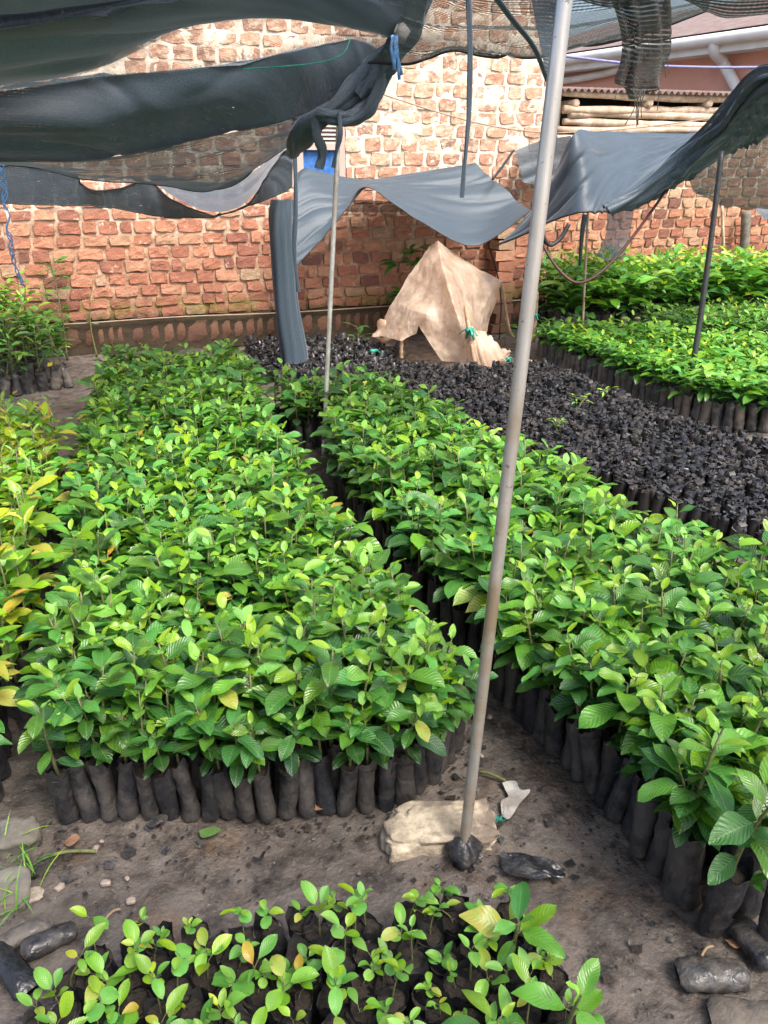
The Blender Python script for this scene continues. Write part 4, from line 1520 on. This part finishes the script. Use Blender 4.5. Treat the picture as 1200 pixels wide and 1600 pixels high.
# seedlings along the front row, named one by one
for i, p in enumerate(fl):
    coffee.put('coffee_seedling', 'bagged green seedling %s from left in the centre bed front row' % ORD[i], 'seedling', (p[0], p[1], 0), 'front row of the centre bed',
               s=random.uniform(.78, .98), tilt=(random.uniform(-.12, .12), random.uniform(-.12, .12)))
for i, p in enumerate(redge):
    coffee.put('coffee_seedling', 'dusty-bagged seedling %s from the near corner along the right bed' % ORD[i], 'seedling', (p[0], p[1], 0), 'path edge of the right bed',
               s=random.uniform(.95, 1.15), bs=random.uniform(1.05, 1.2), tilt=(random.uniform(-.15, .15), random.uniform(-.15, .15)))
bigl = ['large bagged green seedling at the near corner of the right bed', 'large bagged green seedling just behind the corner bag of the right bed', 'large bagged green seedling at the frame edge beside the corner bag', 'rearmost large bagged seedling at the right frame edge by the corner']
for p, lb in zip(big, bigl):
    coffee.put('coffee_seedling', lb, 'seedling', (p[0], p[1], 0), 'large corner bags of the right bed', s=1.15, bs=1.35, tilt=(random.uniform(-.08, .08), random.uniform(-.2, 0.05)))
cl_locs = drop_near(cl_locs, [(.93, 3.95), (.98, 4.15), (1.02, 4.3)], .12)
rt_locs = drop_near(rt_locs, [(.90, 3.85), (.96, 4.1), (1.02, 4.3)], .12)
allp = [(l, 'c') for l in cl_locs] + [(l, 'r') for l in rt_locs]


def vis(l, z=.4):
    x, y, d = project((l[0], l[1], z))
    return -60 < x < 1260 and y < 1760 and d > .2


allp.sort(key=lambda q: (0 if vis(q[0]) else 1, np.linalg.norm(np.array(q[0]) - CAM)))
nind = 300 - len(fl) - len(redge) - len(big)
for l, b in allp[:nind]:
    if b == 'c':
        coffee.put('coffee_seedling', 'leafy green seedling packed inside the near half of the centre bed', 'seedling', l, 'seedlings inside the centre bed', s=random.uniform(.75, 1.25), soil=False)
    else:
        coffee.put('coffee_seedling', 'leafy green seedling packed inside the near half of the right bed', 'seedling', l, 'seedlings inside the right bed', s=random.uniform(.95, 1.25), soil=False)
rest = [l for l, b in allp[nind:] if vis(l)]
coffee.bake('seedling_bed', 'dense green seedlings filling the far part of the centre and right beds', 'seedlings', rest)

# yellowing bed on the left
yel = Kind(9, lambda hi: foliage_bushy(random.randint(10, 13), .05, random.uniform(.29, .40), random.uniform(.085, .115), .42, (.50, .70, .78), hi, yellow=.22), dict(r=.028, h=.17), [M['leaf_smooth'], M['stem'], M['bag'], M['soil']])
ypoly = [(-.98, 1.95), (-.46, 1.90), (-.42, 2.4), (-.40, 3.2), (-.37, 4.05), (-.9, 4.3), (-1.2, 4.3)]
ylocs = scatter(ypoly, .075, .072)
ylocs.sort(key=lambda l: np.linalg.norm(np.array(l) - CAM))
ylocs = [l for l in ylocs if project((l[0], l[1], .45))[0] > -70]
edge = [l for l in ylocs if l[1] < 2.02]
edge.sort(key=lambda l: -l[0])
for l in ylocs[:300]:
    if l in edge:
        lab = 'yellowing seedling %s from the right corner in the left bed near row' % ORD[edge.index(l)]
        gr = 'near row of the left bed'
    else:
        lab = 'yellowing light green seedling packed inside the left bed'
        gr = 'seedlings inside the left bed'
    yel.put('yellowing_seedling', lab, 'seedling', l, gr, s=random.uniform(.85, 1.15), soil=False)

# taller seedlings in the far right beds
cocoa = Kind(9, lambda hi: foliage_bushy(random.randint(9, 12), .03, random.uniform(.16, .24), random.uniform(.10, .13), .42, (.28, .58, .74), hi, yellow=.015), dict(r=.036, h=.165), [M['leaf_smooth'], M['stem'], M['bag_dusty'], M['soil']])
aE = [P(848, 560)[:2], P(905, 588)[:2], P(990, 622)[:2], P(1066, 652)[:2], P(1130, 668)[:2], P(1210, 676)[:2]]
ae = along(aE, .072)
apoly = [tuple(p) for p in aE] + [(4.9, 4.2), (5.35, 5.3), (4.5, 5.55), (4.05, 6.1), (3.5, 6.3)]
for i, p in enumerate(ae):
    cocoa.put('bagged_seedling', 'grey-bagged seedling %s from the far end of the back bed edge' % ORD[i], 'seedling', (p[0], p[1], 0), 'path edge of the right back bed', s=random.uniform(.75, .95), soil=False, stem=False, tilt=(random.uniform(-.06, .06), random.uniform(-.06, .06)))
alocs = drop_near(scatter(apoly, .098, .095), ae, .065)
alocs = [l for l in alocs if project((l[0], l[1], .35))[0] < 1245]
for l in alocs:
    cocoa.put('bagged_seedling', 'glossy green seedling packed inside the low back bed beside the black pole', 'seedling', l, 'seedlings inside the low back bed', s=random.uniform(.75, .98), soil=False, stem=False)
c2 = [(4.75, 5.95), (5.6, 5.6), (6.6, 5.8), (6.6, 6.5), (4.55, 6.55)]
clocs = [l for l in scatter(c2, .11, .105) if project((l[0], l[1], .35))[0] < 1245]
cocoa.bake('seedling_bed', 'small bed of green seedlings between the low and the tall back beds', 'seedlings', clocs, .75, .95)
tall = Kind(9, lambda hi: foliage_bushy(random.randint(12, 15), .05, random.uniform(.36, .5), random.uniform(.13, .17), .42, (.36, .64, .76), hi, yellow=.05), dict(r=.045, h=.17), [M['leaf_smooth'], M['stem'], M['bag_dusty'], M['soil']])
bpoly = [(4.1, 6.95), (5.2, 6.9), (7.4, 6.75), (7.8, 8.1), (4.3, 8.15)]
blocs = [l for l in scatter(bpoly, .155, .15) if project((l[0], l[1], .5))[0] < 1250]
for l in blocs:
    tall.put('tall_seedling', 'tall light green seedling in the back bed against the boundary wall', 'seedling', l, 'tall seedlings in the far back bed', s=random.uniform(1.0, 1.3), soil=False, stem=False)
print('counts', len(fl), len(redge), len(cl_locs), len(rt_locs), len(rest), len(ylocs), len(ae), len(alocs), len(clocs), len(blocs))

# far-left bags of mixed weeds and seedlings
weed = Kind(5, lambda hi: foliage_bushy(random.randint(10, 14), .05, random.uniform(.24, .42), random.uniform(.09, .13), .3, (.12, .40, .62), hi, yellow=.06), dict(r=.04, h=.17), [M['leaf'], M['stem'], M['bag_dusty'], M['soil']])
wr = along([P(108, 604)[:2], P(60, 612)[:2], P(0, 622)[:2], P(-60, 630)[:2]], .085)
for i, p in enumerate(wr):
    weed.put('weedy_seedling', 'dark seedling in a slumped bag by the left wall, %s from right' % ORD[i], 'seedling', (p[0], p[1], 0), 'front row of the far left bags', s=random.uniform(.8, 1.1), tilt=(random.uniform(-.1, .1), random.uniform(.05, .3)))
for l in scatter([(-.55, 6.55), (-1.35, 6.35), (-1.5, 7.0), (-.7, 7.05)], .12, .12):
    weed.put('weedy_seedling', 'dark green seedling crowded behind the slumped bags at far left', 'seedling', l, 'plants behind the far left bags', s=random.uniform(.9, 1.35), soil=False)


# ------------------------------------------------------------------ black bags without plants
def emptybag(i):
    r, h = .026, random.uniform(.145, .162)
    k = 9
    b = MB()
    th = np.arange(k) * 2 * PI / k
    ph_ = rng.uniform(0, 6, 4)
    V = []
    for j, u in enumerate([0, .3, .6, .85, 1.0, 1.06]):
        rr = r * (1.0 + .05 * math.sin(u * 5 + ph_[0])) * (1 + .08 * np.sin(th * 2 + ph_[1]) + .05 * np.sin(th * 3 + ph_[2]))
        z = np.full(k, h * u)
        if u >= 1:
            z = z + .010 * (u - .9) / .2 * np.sin(th * 2 + ph_[3]) + .010 * np.sin(th * 4 + ph_[1])
            rr = rr * (1 + (.18 * np.sin(th * 2 + ph_[2]) - .1 if u > 1 else 0))
        V.append(np.stack([rr * np.cos(th), rr * np.sin(th), z], 1))
    b.add(np.concatenate(V), ringf(6, k), rnd=random.random())
    # torn flaps folded over the mouth
    for q in range(6):
        a, rr_ = random.uniform(0, 2 * PI), random.uniform(.2, 1.1) * r
        c = np.array([rr_ * math.cos(a), rr_ * math.sin(a), h * random.uniform(.97, 1.08)])
        a2 = random.uniform(0, 6.28)
        d1 = np.array([math.cos(a2), math.sin(a2), random.uniform(-.35, .35)]) * random.uniform(.008, .022)
        d2 = np.array([-math.sin(a2), math.cos(a2), random.uniform(-.35, .35)]) * random.uniform(.006, .016)
        k1, k2, k3, k4 = (random.uniform(.5, 1.2) for _ in range(4))
        b.add([c - d1 * k1 - d2, c + d1 * k2 - d2 * k3, c - d1 * k4 + [0, 0, .004], c + d1 + [0, 0, .006], c - d1 * k2 + d2 * k1, c + d1 * k3 + d2 * k4], [[0, 1, 3, 2], [2, 3, 5, 4]], rnd=random.random())
    SV = [np.stack([r * q_ * np.cos(th), r * q_ * np.sin(th), np.full(k, h * .9) + rng.uniform(-.006, .006, k)], 1) for q_ in (1, .5, .05)]
    b.add(np.concatenate(SV), ringf(3, k), mat=1)
    return b


eb = [emptybag(i) for i in range(22)]
def mk_wet():
    t = NT('glossy_torn_polythene')
    r = t.attr('rnd')
    g = t.geo()
    col = t.ramp(r, [(0, (.008, .008, .010)), (.6, (.015, .016, .018)), (.93, (.026, .026, .026)), (1, (.06, .055, .05))])
    n = t.noise(g, 40, 4)
    col = t.mix(t.math('MULTIPLY', t.rng(t.noise(g, 9, 5), .48, .62), .5), col, (.05, .042, .036))
    return t.done(t.bsdf(col, t.rng(r, 0, 1, .28, .6), t.bump(n, .4, .006), .6))


M['bag_wet'] = mk_wet()
EBM = [M['bag_wet'], M['soil']]
ebm = [b.mesh('bag', EBM) for b in eb]
bl_poly = [tuple(P(x, y, .16)[:2]) for x, y in [(690, 652), (740, 668), (830, 694), (930, 735), (1010, 772), (1100, 800), (1200, 832), (1300, 850), (1300, 700), (1200, 688), (1075, 652), (960, 606), (850, 562), (800, 568), (700, 570), (625, 562), (618, 585)]]
xs_ = .056
el = [l for l in scatter(bl_poly, xs_, .055, .28) if random.random() > .05]
el = [l for l in el if project((l[0], l[1], .16))[0] < 1250]
# leave the prop stick clear
el.sort(key=lambda l: np.linalg.norm(np.array(l) - CAM))
fr_ = [l for l in el if False]
for i, l in enumerate(el[:300]):
    o = link('soil_bag', random.choice(ebm), None, l, random.uniform(0, 6.28))
    o.rotation_euler[0] = random.uniform(-.14, .14)
    o.rotation_euler[1] = random.uniform(-.14, .14)
    tag(o, 'torn black bag without a plant in the near part of the dark bed', 'bag', 'plantless black bags in the dark bed')
mb = MB()
for l in el[300:]:
    mb.merge(random.choice(eb), l, random.uniform(0, 6.28), random.uniform(.88, 1.08), tilt=(random.uniform(-.14, .14), random.uniform(-.14, .14)))
print('empty bags', len(el))
tag(mb.build('soil_bags', EBM), 'mass of torn black bags in the far part of the dark bed', 'bags', kind='stuff')
# far dark rubble strip behind the beds
mb = MB()
rb = [tuple(P(x, y, .06)[:2]) for x, y in [(395, 585), (390, 540), (470, 530), (560, 535), (610, 545), (615, 575), (600, 600), (500, 600)]]
for l in scatter(rb, .05, .05, .4):
    mb.merge(random.choice(eb), (l[0], l[1], -.07 + random.uniform(-.02, .01)), random.uniform(0, 6.28), random.uniform(.9, 1.3), tilt=(random.uniform(-.5, .5), random.uniform(-.5, .5)))
tag(mb.build('old_bags', EBM), 'heap of old black bags on the ground before the back wall', 'bags', kind='stuff')


# ------------------------------------------------------------------ foreground bed of small seedlings
def young(hi=True):
    fo, st = MB(), MB()
    h = random.uniform(.02, .085)
    a = random.uniform(0, 6.28)
    ln = random.uniform(.0, .05)
    top = np.array([ln * math.cos(a), ln * math.sin(a), h])
    tube(st, path([(0, 0, -.02), top * [.3, .3, .5], top], 8), np.linspace(.0021, .0012, 8), 5, rnd=random.random())
    az = random.uniform(0, 6.28)
    t0 = random.uniform(.52, .74)
    if random.random() < .75:
        l = random.uniform(.026, .04)
        for s in (0, PI):
            leaf(fo, top * .93, az + s + random.uniform(-.3, .3), random.uniform(-.1, .5), l, l * .95, t0 + random.uniform(-.1, .05), fold=.1, droop=random.uniform(.2, .7), nr=9, nc=5, kind=1, roll=random.uniform(-.4, .4))
    n = random.randint(2, 4)
    az += PI / 2
    for i in range(n):
        l = random.uniform(.022, .05)
        az += 2.4 + random.uniform(-.4, .4)
        tn = t0 + random.uniform(-.1, .12)
        if random.random() < .035:
            tn = random.uniform(.8, .93)
        b = top + np.array([0, 0, .004 * i])
        e = b + np.array([math.cos(az), math.sin(az), .9]) * l * .22
        tube(st, [b, e], .0008, 4, cap=False)
        leaf(fo, e, az, random.uniform(.0, 1.1), l, l * random.uniform(.45, .7), min(.98, tn), fold=random.uniform(.1, .5), droop=random.uniform(.2, 1.0), nr=8, nc=5, kind=random.choice((0, 0, 2)), roll=random.uniform(-.4, .4))
    return fo, st


fgm = [M['leaf_smooth'], M['stem'], M['bag_clean'], M['soil']]
fgk = Kind(20, young, dict(r=.031, h=.125, torn=.014, k=14), fgm)
fpoly = [tuple(P(x, y, .12)[:2]) for x, y in [(70, 1545), (120, 1490), (200, 1462), (330, 1440), (440, 1425), (560, 1412), (690, 1410), (800, 1420), (850, 1490), (905, 1570), (960, 1680), (700, 1760), (300, 1780), (20, 1760), (40, 1620)]]
fp = scatter(fpoly, .060, .057, .2)
fp.sort(key=lambda l: (round(-l[1] / .057), l[0]))
rows_ = {}
for l in fp:
    rows_.setdefault(round(l[1] / .057), []).append(l)
rk = sorted(rows_, reverse=True)
for ri, k_ in enumerate(rk):
    for ci, l in enumerate(sorted(rows_[k_])):
        x, y, d = project((l[0], l[1], .13))
        if y > 1790:
            continue
        lab = 'small seedling %s from left in the %s row of the foreground bed' % (ORD[ci], ORD[ri])
        if y > 1600:
            lab = 'small seedling in an open black bag at the bottom edge of the foreground bed'
        fgk.put('young_seedling', lab, 'seedling', l, 'small seedlings in the foreground bed', s=random.choice((.6, .8, .9, 1.0, 1.1, 1.2)), tilt=(random.uniform(-.1, .1), random.uniform(-.1, .1)))
print('foreground', len(fp))
# broad-leaved seedlings at the right of the foreground bed
bigk = Kind(4, lambda hi: foliage_bushy(random.randint(6, 8), .05, random.uniform(.10, .15), .066, .5, (.5, .62, .74), True, yellow=.12), dict(r=.031, h=.125, torn=.014, k=14), fgm)
for (px, py), lab in zip([(800, 1500), (880, 1640), (760, 1650)], ['broad-leaved bright seedling at the right end of the foreground bed', 'broad-leaved seedling at the near right corner of the foreground bed', 'broad-leaved seedling low in the middle right of the foreground bed']):
    p = P(px, py, .1)
    bigk.put('young_seedling', lab, 'seedling', (p[0], p[1], .0), 'broad-leaved seedlings in the foreground bed', s=random.uniform(1.1, 1.3))


# ------------------------------------------------------------------ fallen bags
def lying(name, label, p0, p1, r, mat, flat=.75, seed=0):
    a, b = P(*p0, r * flat * .9), P(*p1, r * flat * .9)
    n, k = 16, 18
    d = b - a
    L = np.linalg.norm(d)
    d /= L
    s = np.cross(d, [0, 0, 1])
    s /= np.linalg.norm(s)
    th = np.arange(k) * 2 * PI / k
    V = []
    ph_ = rng.uniform(0, 6, 5)
    for i in range(n):
        u = i / (n - 1)
        pr = min(1, (u / .10 + .02)) ** .5 * min(1, ((1 - u) / .08 + .35)) ** .5
        fl_ = flat * (1 if u < .8 else 1 - .5 * (u - .8) / .2)
        rr = r * pr * (1 + .06 * np.sin(th * 2 + ph_[0] + 3 * u) + .05 * np.sin(th * 5 + ph_[1] + 14 * u) + .03 * np.sin(th * 3 - 25 * u + ph_[2]))
        c = a + d * L * u
        V.append(c[None] + (np.cos(th) * rr)[:, None] * s[None] + (np.sin(th) * rr * fl_)[:, None] * np.array([0, 0, 1.0])[None])
    mb = MB()
    mb.add(np.concatenate(V), ringf(n, k), rnd=random.random())
    return tag(mb.build(name, M[mat]), label, 'bag')


lying('fallen_bag', 'dusty filled bag lying sideways on the soil at bottom right', (1172, 1525), (1058, 1522), .034, 'bag_dusty')
lying('fallen_bag', 'filled black bag lying at a slant at the right frame edge', (1215, 1510), (1150, 1440), .036, 'bag')
lying('fallen_bag', 'flattened grey bag lying in the bottom right corner', (1260, 1602), (1108, 1588), .042, 'bag_dusty', .45)
lying('fallen_bag', 'pale dusty bag lying at the left frame edge', (-20, 1490), (80, 1436), .026, 'bag_dusty')
lying('fallen_bag', 'black bag lying end-on left of the foreground bed', (30, 1490), (120, 1450), .026, 'bag')
lying('fallen_bag', 'crumpled black bag lying in the left corner of the path', (-15, 1480), (48, 1550), .03, 'bag_clean')


# ------------------------------------------------------------------ stones, scraps, litter
def rock(name, label, c, size, mat, seed=0, cat='stone', rz=0.0, sub=14, sq=.62):
    n = sub
    u, v_ = np.meshgrid(np.linspace(0, 2 * PI, 2 * n + 1)[:-1], np.linspace(.0004, PI - .0004, n))
    d = np.stack([np.cos(u) * np.sin(v_), np.sin(u) * np.sin(v_), np.cos(v_)], -1).reshape(-1, 3)
    p = np.sign(d) * np.abs(d) ** sq
    p = p / np.maximum(1e-6, np.max(np.abs(p), axis=1))[:, None] * (.72 + .28 * np.linalg.norm(d ** 2, axis=1))[:, None]
    p = p * (1 + .22 * fbm(d, 1.6, seed, 2)[:, None] + .10 * fbm(d, 3.5, seed + 3, 4)[:, None])
    p = p * np.array(size)
    R = np.array(Matrix.Rotation(rz, 3, 'Z'))
    mb = MB()
    mb.add(p @ R.T, ringf(n, 2 * n))
    o = mb.build(name, M[mat], None, True, c)
    return tag(o, label, cat)


c = P(697, 1322)
rock('stone', 'large pale sandstone block lying behind the steel pole foot', (c[0], c[1] + .03, .02), (.135, .062, .045), 'stone', 4, rz=-.18, sub=44)
c = P(30, 1318)
rock('stone', 'grey brown stone by the left bed corner', (c[0], c[1], .015), (.05, .05, .035), 'greystone', 7)
c = P(12, 1400)
rock('stone', 'dark flat stone at the left frame edge of the path', (c[0], c[1], .005), (.05, .06, .025), 'greystone', 9)
c = P(715, 1095)
rock('clod', 'brown soil clod beside the right corner of the centre bed', (c[0], c[1], .02), (.035, .05, .035), 'soil', 12, 'soil clod')
c = P(75, 1445)
rock('stone', 'small dusty stone near the fallen bags at left', (c[0] - .03, c[1] + .09, .0), (.02, .02, .012), 'pebble', 13)


def scrap(name, label, pix, mat, cat, zs=.012, n=14, lift=.010, seed=0):
    """thin crumpled patch on the ground following a pixel outline"""
    pl_ = np.array([P(*q)[:2] for q in pix])
    cen = pl_.mean(0)
    k = len(pl_) * 4
    outl = crom(np.concatenate([pl_, pl_[:1]]), k + 1)[:-1]
    rings = []
    for t in (1.0, .75, .5, .25, .03):
        q = cen + (outl - cen) * t
        z = zs + lift * vn(np.concatenate([q * 30, np.zeros((k, 1))], 1), 1.0, seed)
        rings.append(np.concatenate([q, z[:, None]], 1))
    mb = MB()
    mb.add(np.concatenate(rings), ringf(5, k))
    o = mb.build(name, M[mat], None, False)
    s = o.modifiers.new('t', 'SOLIDIFY')
    s.thickness = .0012
    return tag(o, label, cat)


scrap('plastic_scrap', 'dirty white plastic scrap lying on the path by the steel pole', [(784, 1232), (805, 1224), (812, 1240), (828, 1242), (812, 1262), (796, 1288), (786, 1284), (782, 1260), (794, 1250)], 'whiteplastic', 'plastic scrap', .014, seed=2)
scrap('plastic_scrap', 'crumpled black plastic scrap lying right of the pole foot', [(782, 1342), (830, 1345), (862, 1350), (884, 1372), (860, 1380), (815, 1382), (786, 1372)], 'bag_clean', 'plastic scrap', .016, lift=.014, seed=3)
scrap('plastic_scrap', 'small black plastic scrap under the front row of bags', [(228, 1294), (258, 1281), (262, 1292), (240, 1302)], 'bag', 'plastic scrap', .02, seed=4)
scrap('leaf', 'single green leaf lying flat on the path', [(312, 1305), (332, 1299), (346, 1303), (334, 1312), (316, 1315)], 'leaf', 'leaf', .014, lift=.004, seed=5)
scrap('leaf', 'dry brown leaf leaning on the front row of bags', [(474, 1272), (500, 1255), (516, 1264), (500, 1276)], 'dryleaf', 'leaf', .03, lift=.01, seed=6)
scrap('leaf', 'dry orange leaf between the fallen bags at bottom right', [(1132, 1473), (1150, 1474), (1156, 1484), (1144, 1488)], 'dryleaf', 'leaf', .012, lift=.006, seed=7)
scrap('leaf', 'dry brown leaf beside the twig at left', [(100, 1322), (118, 1310), (126, 1318), (110, 1330)], 'dryleaf', 'leaf', .012, lift=.008, seed=8)
scrap('plastic_scrap', 'dark plastic scrap on the path below the twig', [(188, 1338), (205, 1325), (214, 1334), (200, 1346)], 'bag_clean', 'plastic scrap', .012, lift=.01, seed=9)
scrap('plastic_scrap', 'grey plastic scrap near the stones at left', [(92, 1376), (118, 1368), (122, 1376), (104, 1386)], 'bag_dusty', 'plastic scrap', .012, lift=.01, seed=10)
mb = MB()
for i in range(26):
    a = P(770 + random.uniform(-8, 14), 1287 + random.uniform(-3, 4))
    tube(mb, path([a + [0, 0, .01], a + [random.uniform(-.015, .015), random.uniform(-.01, .01), .018], a + [random.uniform(-.02, .02), random.uniform(-.01, .01), .01]], 5), .0012, 4)
tag(mb.build('thread_scrap', M['green']), 'scrap of green thread on the path right of the stone', 'thread')
for i, (pa, pc_, r, lab) in enumerate([((75, 1337), (150, 1330), .005, 'thick brown twig lying on the path at left'), ((164, 1437), (188, 1420), .003, 'pale straw lying by the foreground bed'), ((748, 1205), (790, 1220), .005, 'dark crooked twig on the path by the steel pole'), ((1096, 1494), (1114, 1478), .003, 'thin twig above the fallen dusty bag')]):
    a, b = P(*pa, .014), P(*pc_, .014)
    mb = MB()
    tube(mb, path([a, (a + b) / 2 + [0, .004, .004], b], 8), r, 6)
    tag(mb.build('twig', M['bark'] if i % 2 else M['stem']), lab, 'twig')
# pebbles one can pick out on the path
for i, (px, py, r, lab) in enumerate([(166, 1385, .012, 'pinkish pebble on the left part of the path'), (150, 1332, .010, 'white chip beside the twig at left'), (200, 1378, .007, 'small pale pebble left of the path centre'), (205, 1414, .011, 'pale stone chip above the foreground bed'), (765, 1125, .010, 'pinkish pebble on the narrow path between beds'), (752, 1186, .008, 'white pebble on the path near the steel pole'), (160, 1320, .006, 'tiny white pebble behind the twig'), (95, 1392, .012, 'broken brick chip by the left stones')]):
    c = P(px, py)
    rock('pebble', lab, (c[0], c[1], .012), (r, r * .7, r * .5), 'pebble', 20 + i, 'pebble', rz=i, sub=10, sq=.9)
# crumbs, flakes of plastic, leaf litter
mb = MB()
path_poly = [tuple(P(x, y)[:2]) for x, y in [(0, 1500), (0, 1290), (110, 1290), (380, 1290), (620, 1270), (700, 1190), (690, 1050), (770, 1060), (850, 1170), (930, 1250), (1020, 1390), (1100, 1480), (1200, 1560), (1200, 1640), (900, 1640), (850, 1420), (560, 1395), (200, 1440)]]
xs = [p[0] for p in path_poly]
ys = [p[1] for p in path_poly]
nl = 0
while nl < 950:
    x, y = random.uniform(min(xs), max(xs)), random.uniform(min(ys), max(ys))
    if not inpoly(x, y, path_poly):
        continue
    # litter gathers along the bags and round the pole
    dd = min(np.min(np.hypot(fl[:, 0] - x, fl[:, 1] - y)), np.min(np.hypot(redge[:, 0] - x, redge[:, 1] - y)), math.hypot(x - pb[0], y - pb[1]))
    if random.random() > math.exp(-dd / .09) + .10:
        continue
    nl += 1
    s = random.uniform(.002, .006) * (2.4 if random.random() < .12 else 1)
    z = .008 + .018 * float(fbm(np.array([[x, y, 0]]), 3.0, 1, 3)[0])
    a = random.uniform(0, 6.28)
    e1 = np.array([math.cos(a), math.sin(a), random.uniform(-.4, .4)]) * s
    e2 = np.array([-math.sin(a), math.cos(a), random.uniform(-.4, .6)]) * s * random.uniform(.3, .9)
    c = np.array([x, y, z])
    m_ = 0 if random.random() < .6 else 1
    mb.add([c - e1 - e2, c + e1 - e2 * .6, c + e1 * .8 + e2, c - e1 * .7 + e2 * 1.1], [[0, 1, 2, 3]], mat=m_)
tag(mb.build('litter', [M['bag'], M['soil']], smooth=False), 'crumbs of soil and black plastic flakes on the path', 'litter', kind='stuff')

# grass tuft at the left edge
mb = MB()
for i in range(34):
    c = P(random.uniform(-10, 60), random.uniform(1330, 1440))
    leaf(mb, (c[0], c[1], 0), random.uniform(0, 6.28), random.uniform(.6, 1.4), random.uniform(.06, .16), .004, random.uniform(.4, .75), fold=.3, droop=random.uniform(.6, 1.8), nr=7, nc=3)
tag(mb.build('grass_tuft', M['leaf_smooth']), 'loose tuft of grass blades at the left edge of the path', 'grass')


# ------------------------------------------------------------------ weeds on and before the wall
def weedplant(name, label, base, h, nl, L, asp, tints, cat='plant', bunch=False, seed=0):
    o = thing(name, label, cat, base)
    fo, st = MB(), MB()
    tube(st, path([(0, 0, 0), (random.uniform(-.03, .03), 0, h * .5), (random.uniform(-.06, .06), 0, h)], 10), np.linspace(.008, .003, 10), 6)
    for i in range(nl):
        u = random.uniform(.35, 1.0)
        az = random.uniform(0, 6.28)
        l = L * random.uniform(.6, 1.2)
        z = h * u
        b = np.array([random.uniform(-.02, .02), random.uniform(-.02, .02), z])
        e = b + np.array([math.cos(az), math.sin(az), .4]) * l * .5
        tube(st, [b, e], .002, 4, cap=False)
        for k in range(4 if bunch else 1):
            leaf(fo, e, az + (k - 1.5) * .55 if bunch else az, random.uniform(-.3, .6), l * (.8 if bunch else 1), l * asp, random.uniform(*tints), droop=random.uniform(.3, .9), nr=6, nc=3, roll=random.uniform(-.5, .5))
    st.build('stem', M['stem'], o)
    fo.build('foliage', M['leaf_smooth'], o)
    return o


def onground(px, py, Y):
    p = W(px, py, Y)
    return (p[0], p[1], 0)


weedplant('weed', 'tall spindly weed with yellowed top against the left brick wall', onground(55, 560, 7.15), W(58, 432, 7.15)[2], 60, .11, .35, (.45, .85))
weedplant('weed', 'tall thin weed with toothed tufts rising on the left wall', onground(105, 560, 7.3), W(108, 405, 7.3)[2], 46, .10, .35, (.25, .6))
weedplant('weed', 'bushy feathery weed at the far left edge by the wall', onground(15, 590, 7.0), W(15, 450, 7.0)[2], 200, .09, .34, (.3, .7))
weedplant('weed', 'leafy weed clump before the left wall between the spindly weeds', onground(80, 590, 6.9), W(80, 495, 6.9)[2], 90, .14, .34, (.1, .45))
weedplant('weed', 'small two-leaved weed sprouting low on the left brick wall', onground(150, 545, 7.35), W(163, 455, 7.35)[2], 4, .06, .5, (.45, .7))
weedplant('papaya_weed', 'lobed dark green papaya sprout on the wall behind the tan sheet', onground(640, 530, 7.2), W(636, 380, 7.2)[2], 16, .19, .36, (.15, .45), bunch=True)
weedplant('weed', 'low weed at the foot of the wall left of the tan sheet', onground(560, 560, 6.9), .22, 14, .09, .4, (.1, .35))
weedplant('weed', 'low weed between the tan sheet and the steel pole', onground(790, 540, 6.7), .2, 16, .08, .4, (.3, .7))
for px, py, lab in [(905, 632, 'pale weed growing among the plantless black bags'), (945, 618, 'grassy weed growing among the plantless black bags'), (870, 668, 'small weed low in the middle of the dark bed')]:
    p = P(px, py, .16)
    weedplant('weed', lab, (p[0], p[1], .14), .07, 12, .05, .3, (.5, .8))
p = P(1148, 1372, .16)
weedplant('weed', 'tiny round-leaved weed in front of the corner bag', (p[0], p[1] - .02, .13), .06, 12, .026, .6, (.35, .6))
for i in range(3):
    pass
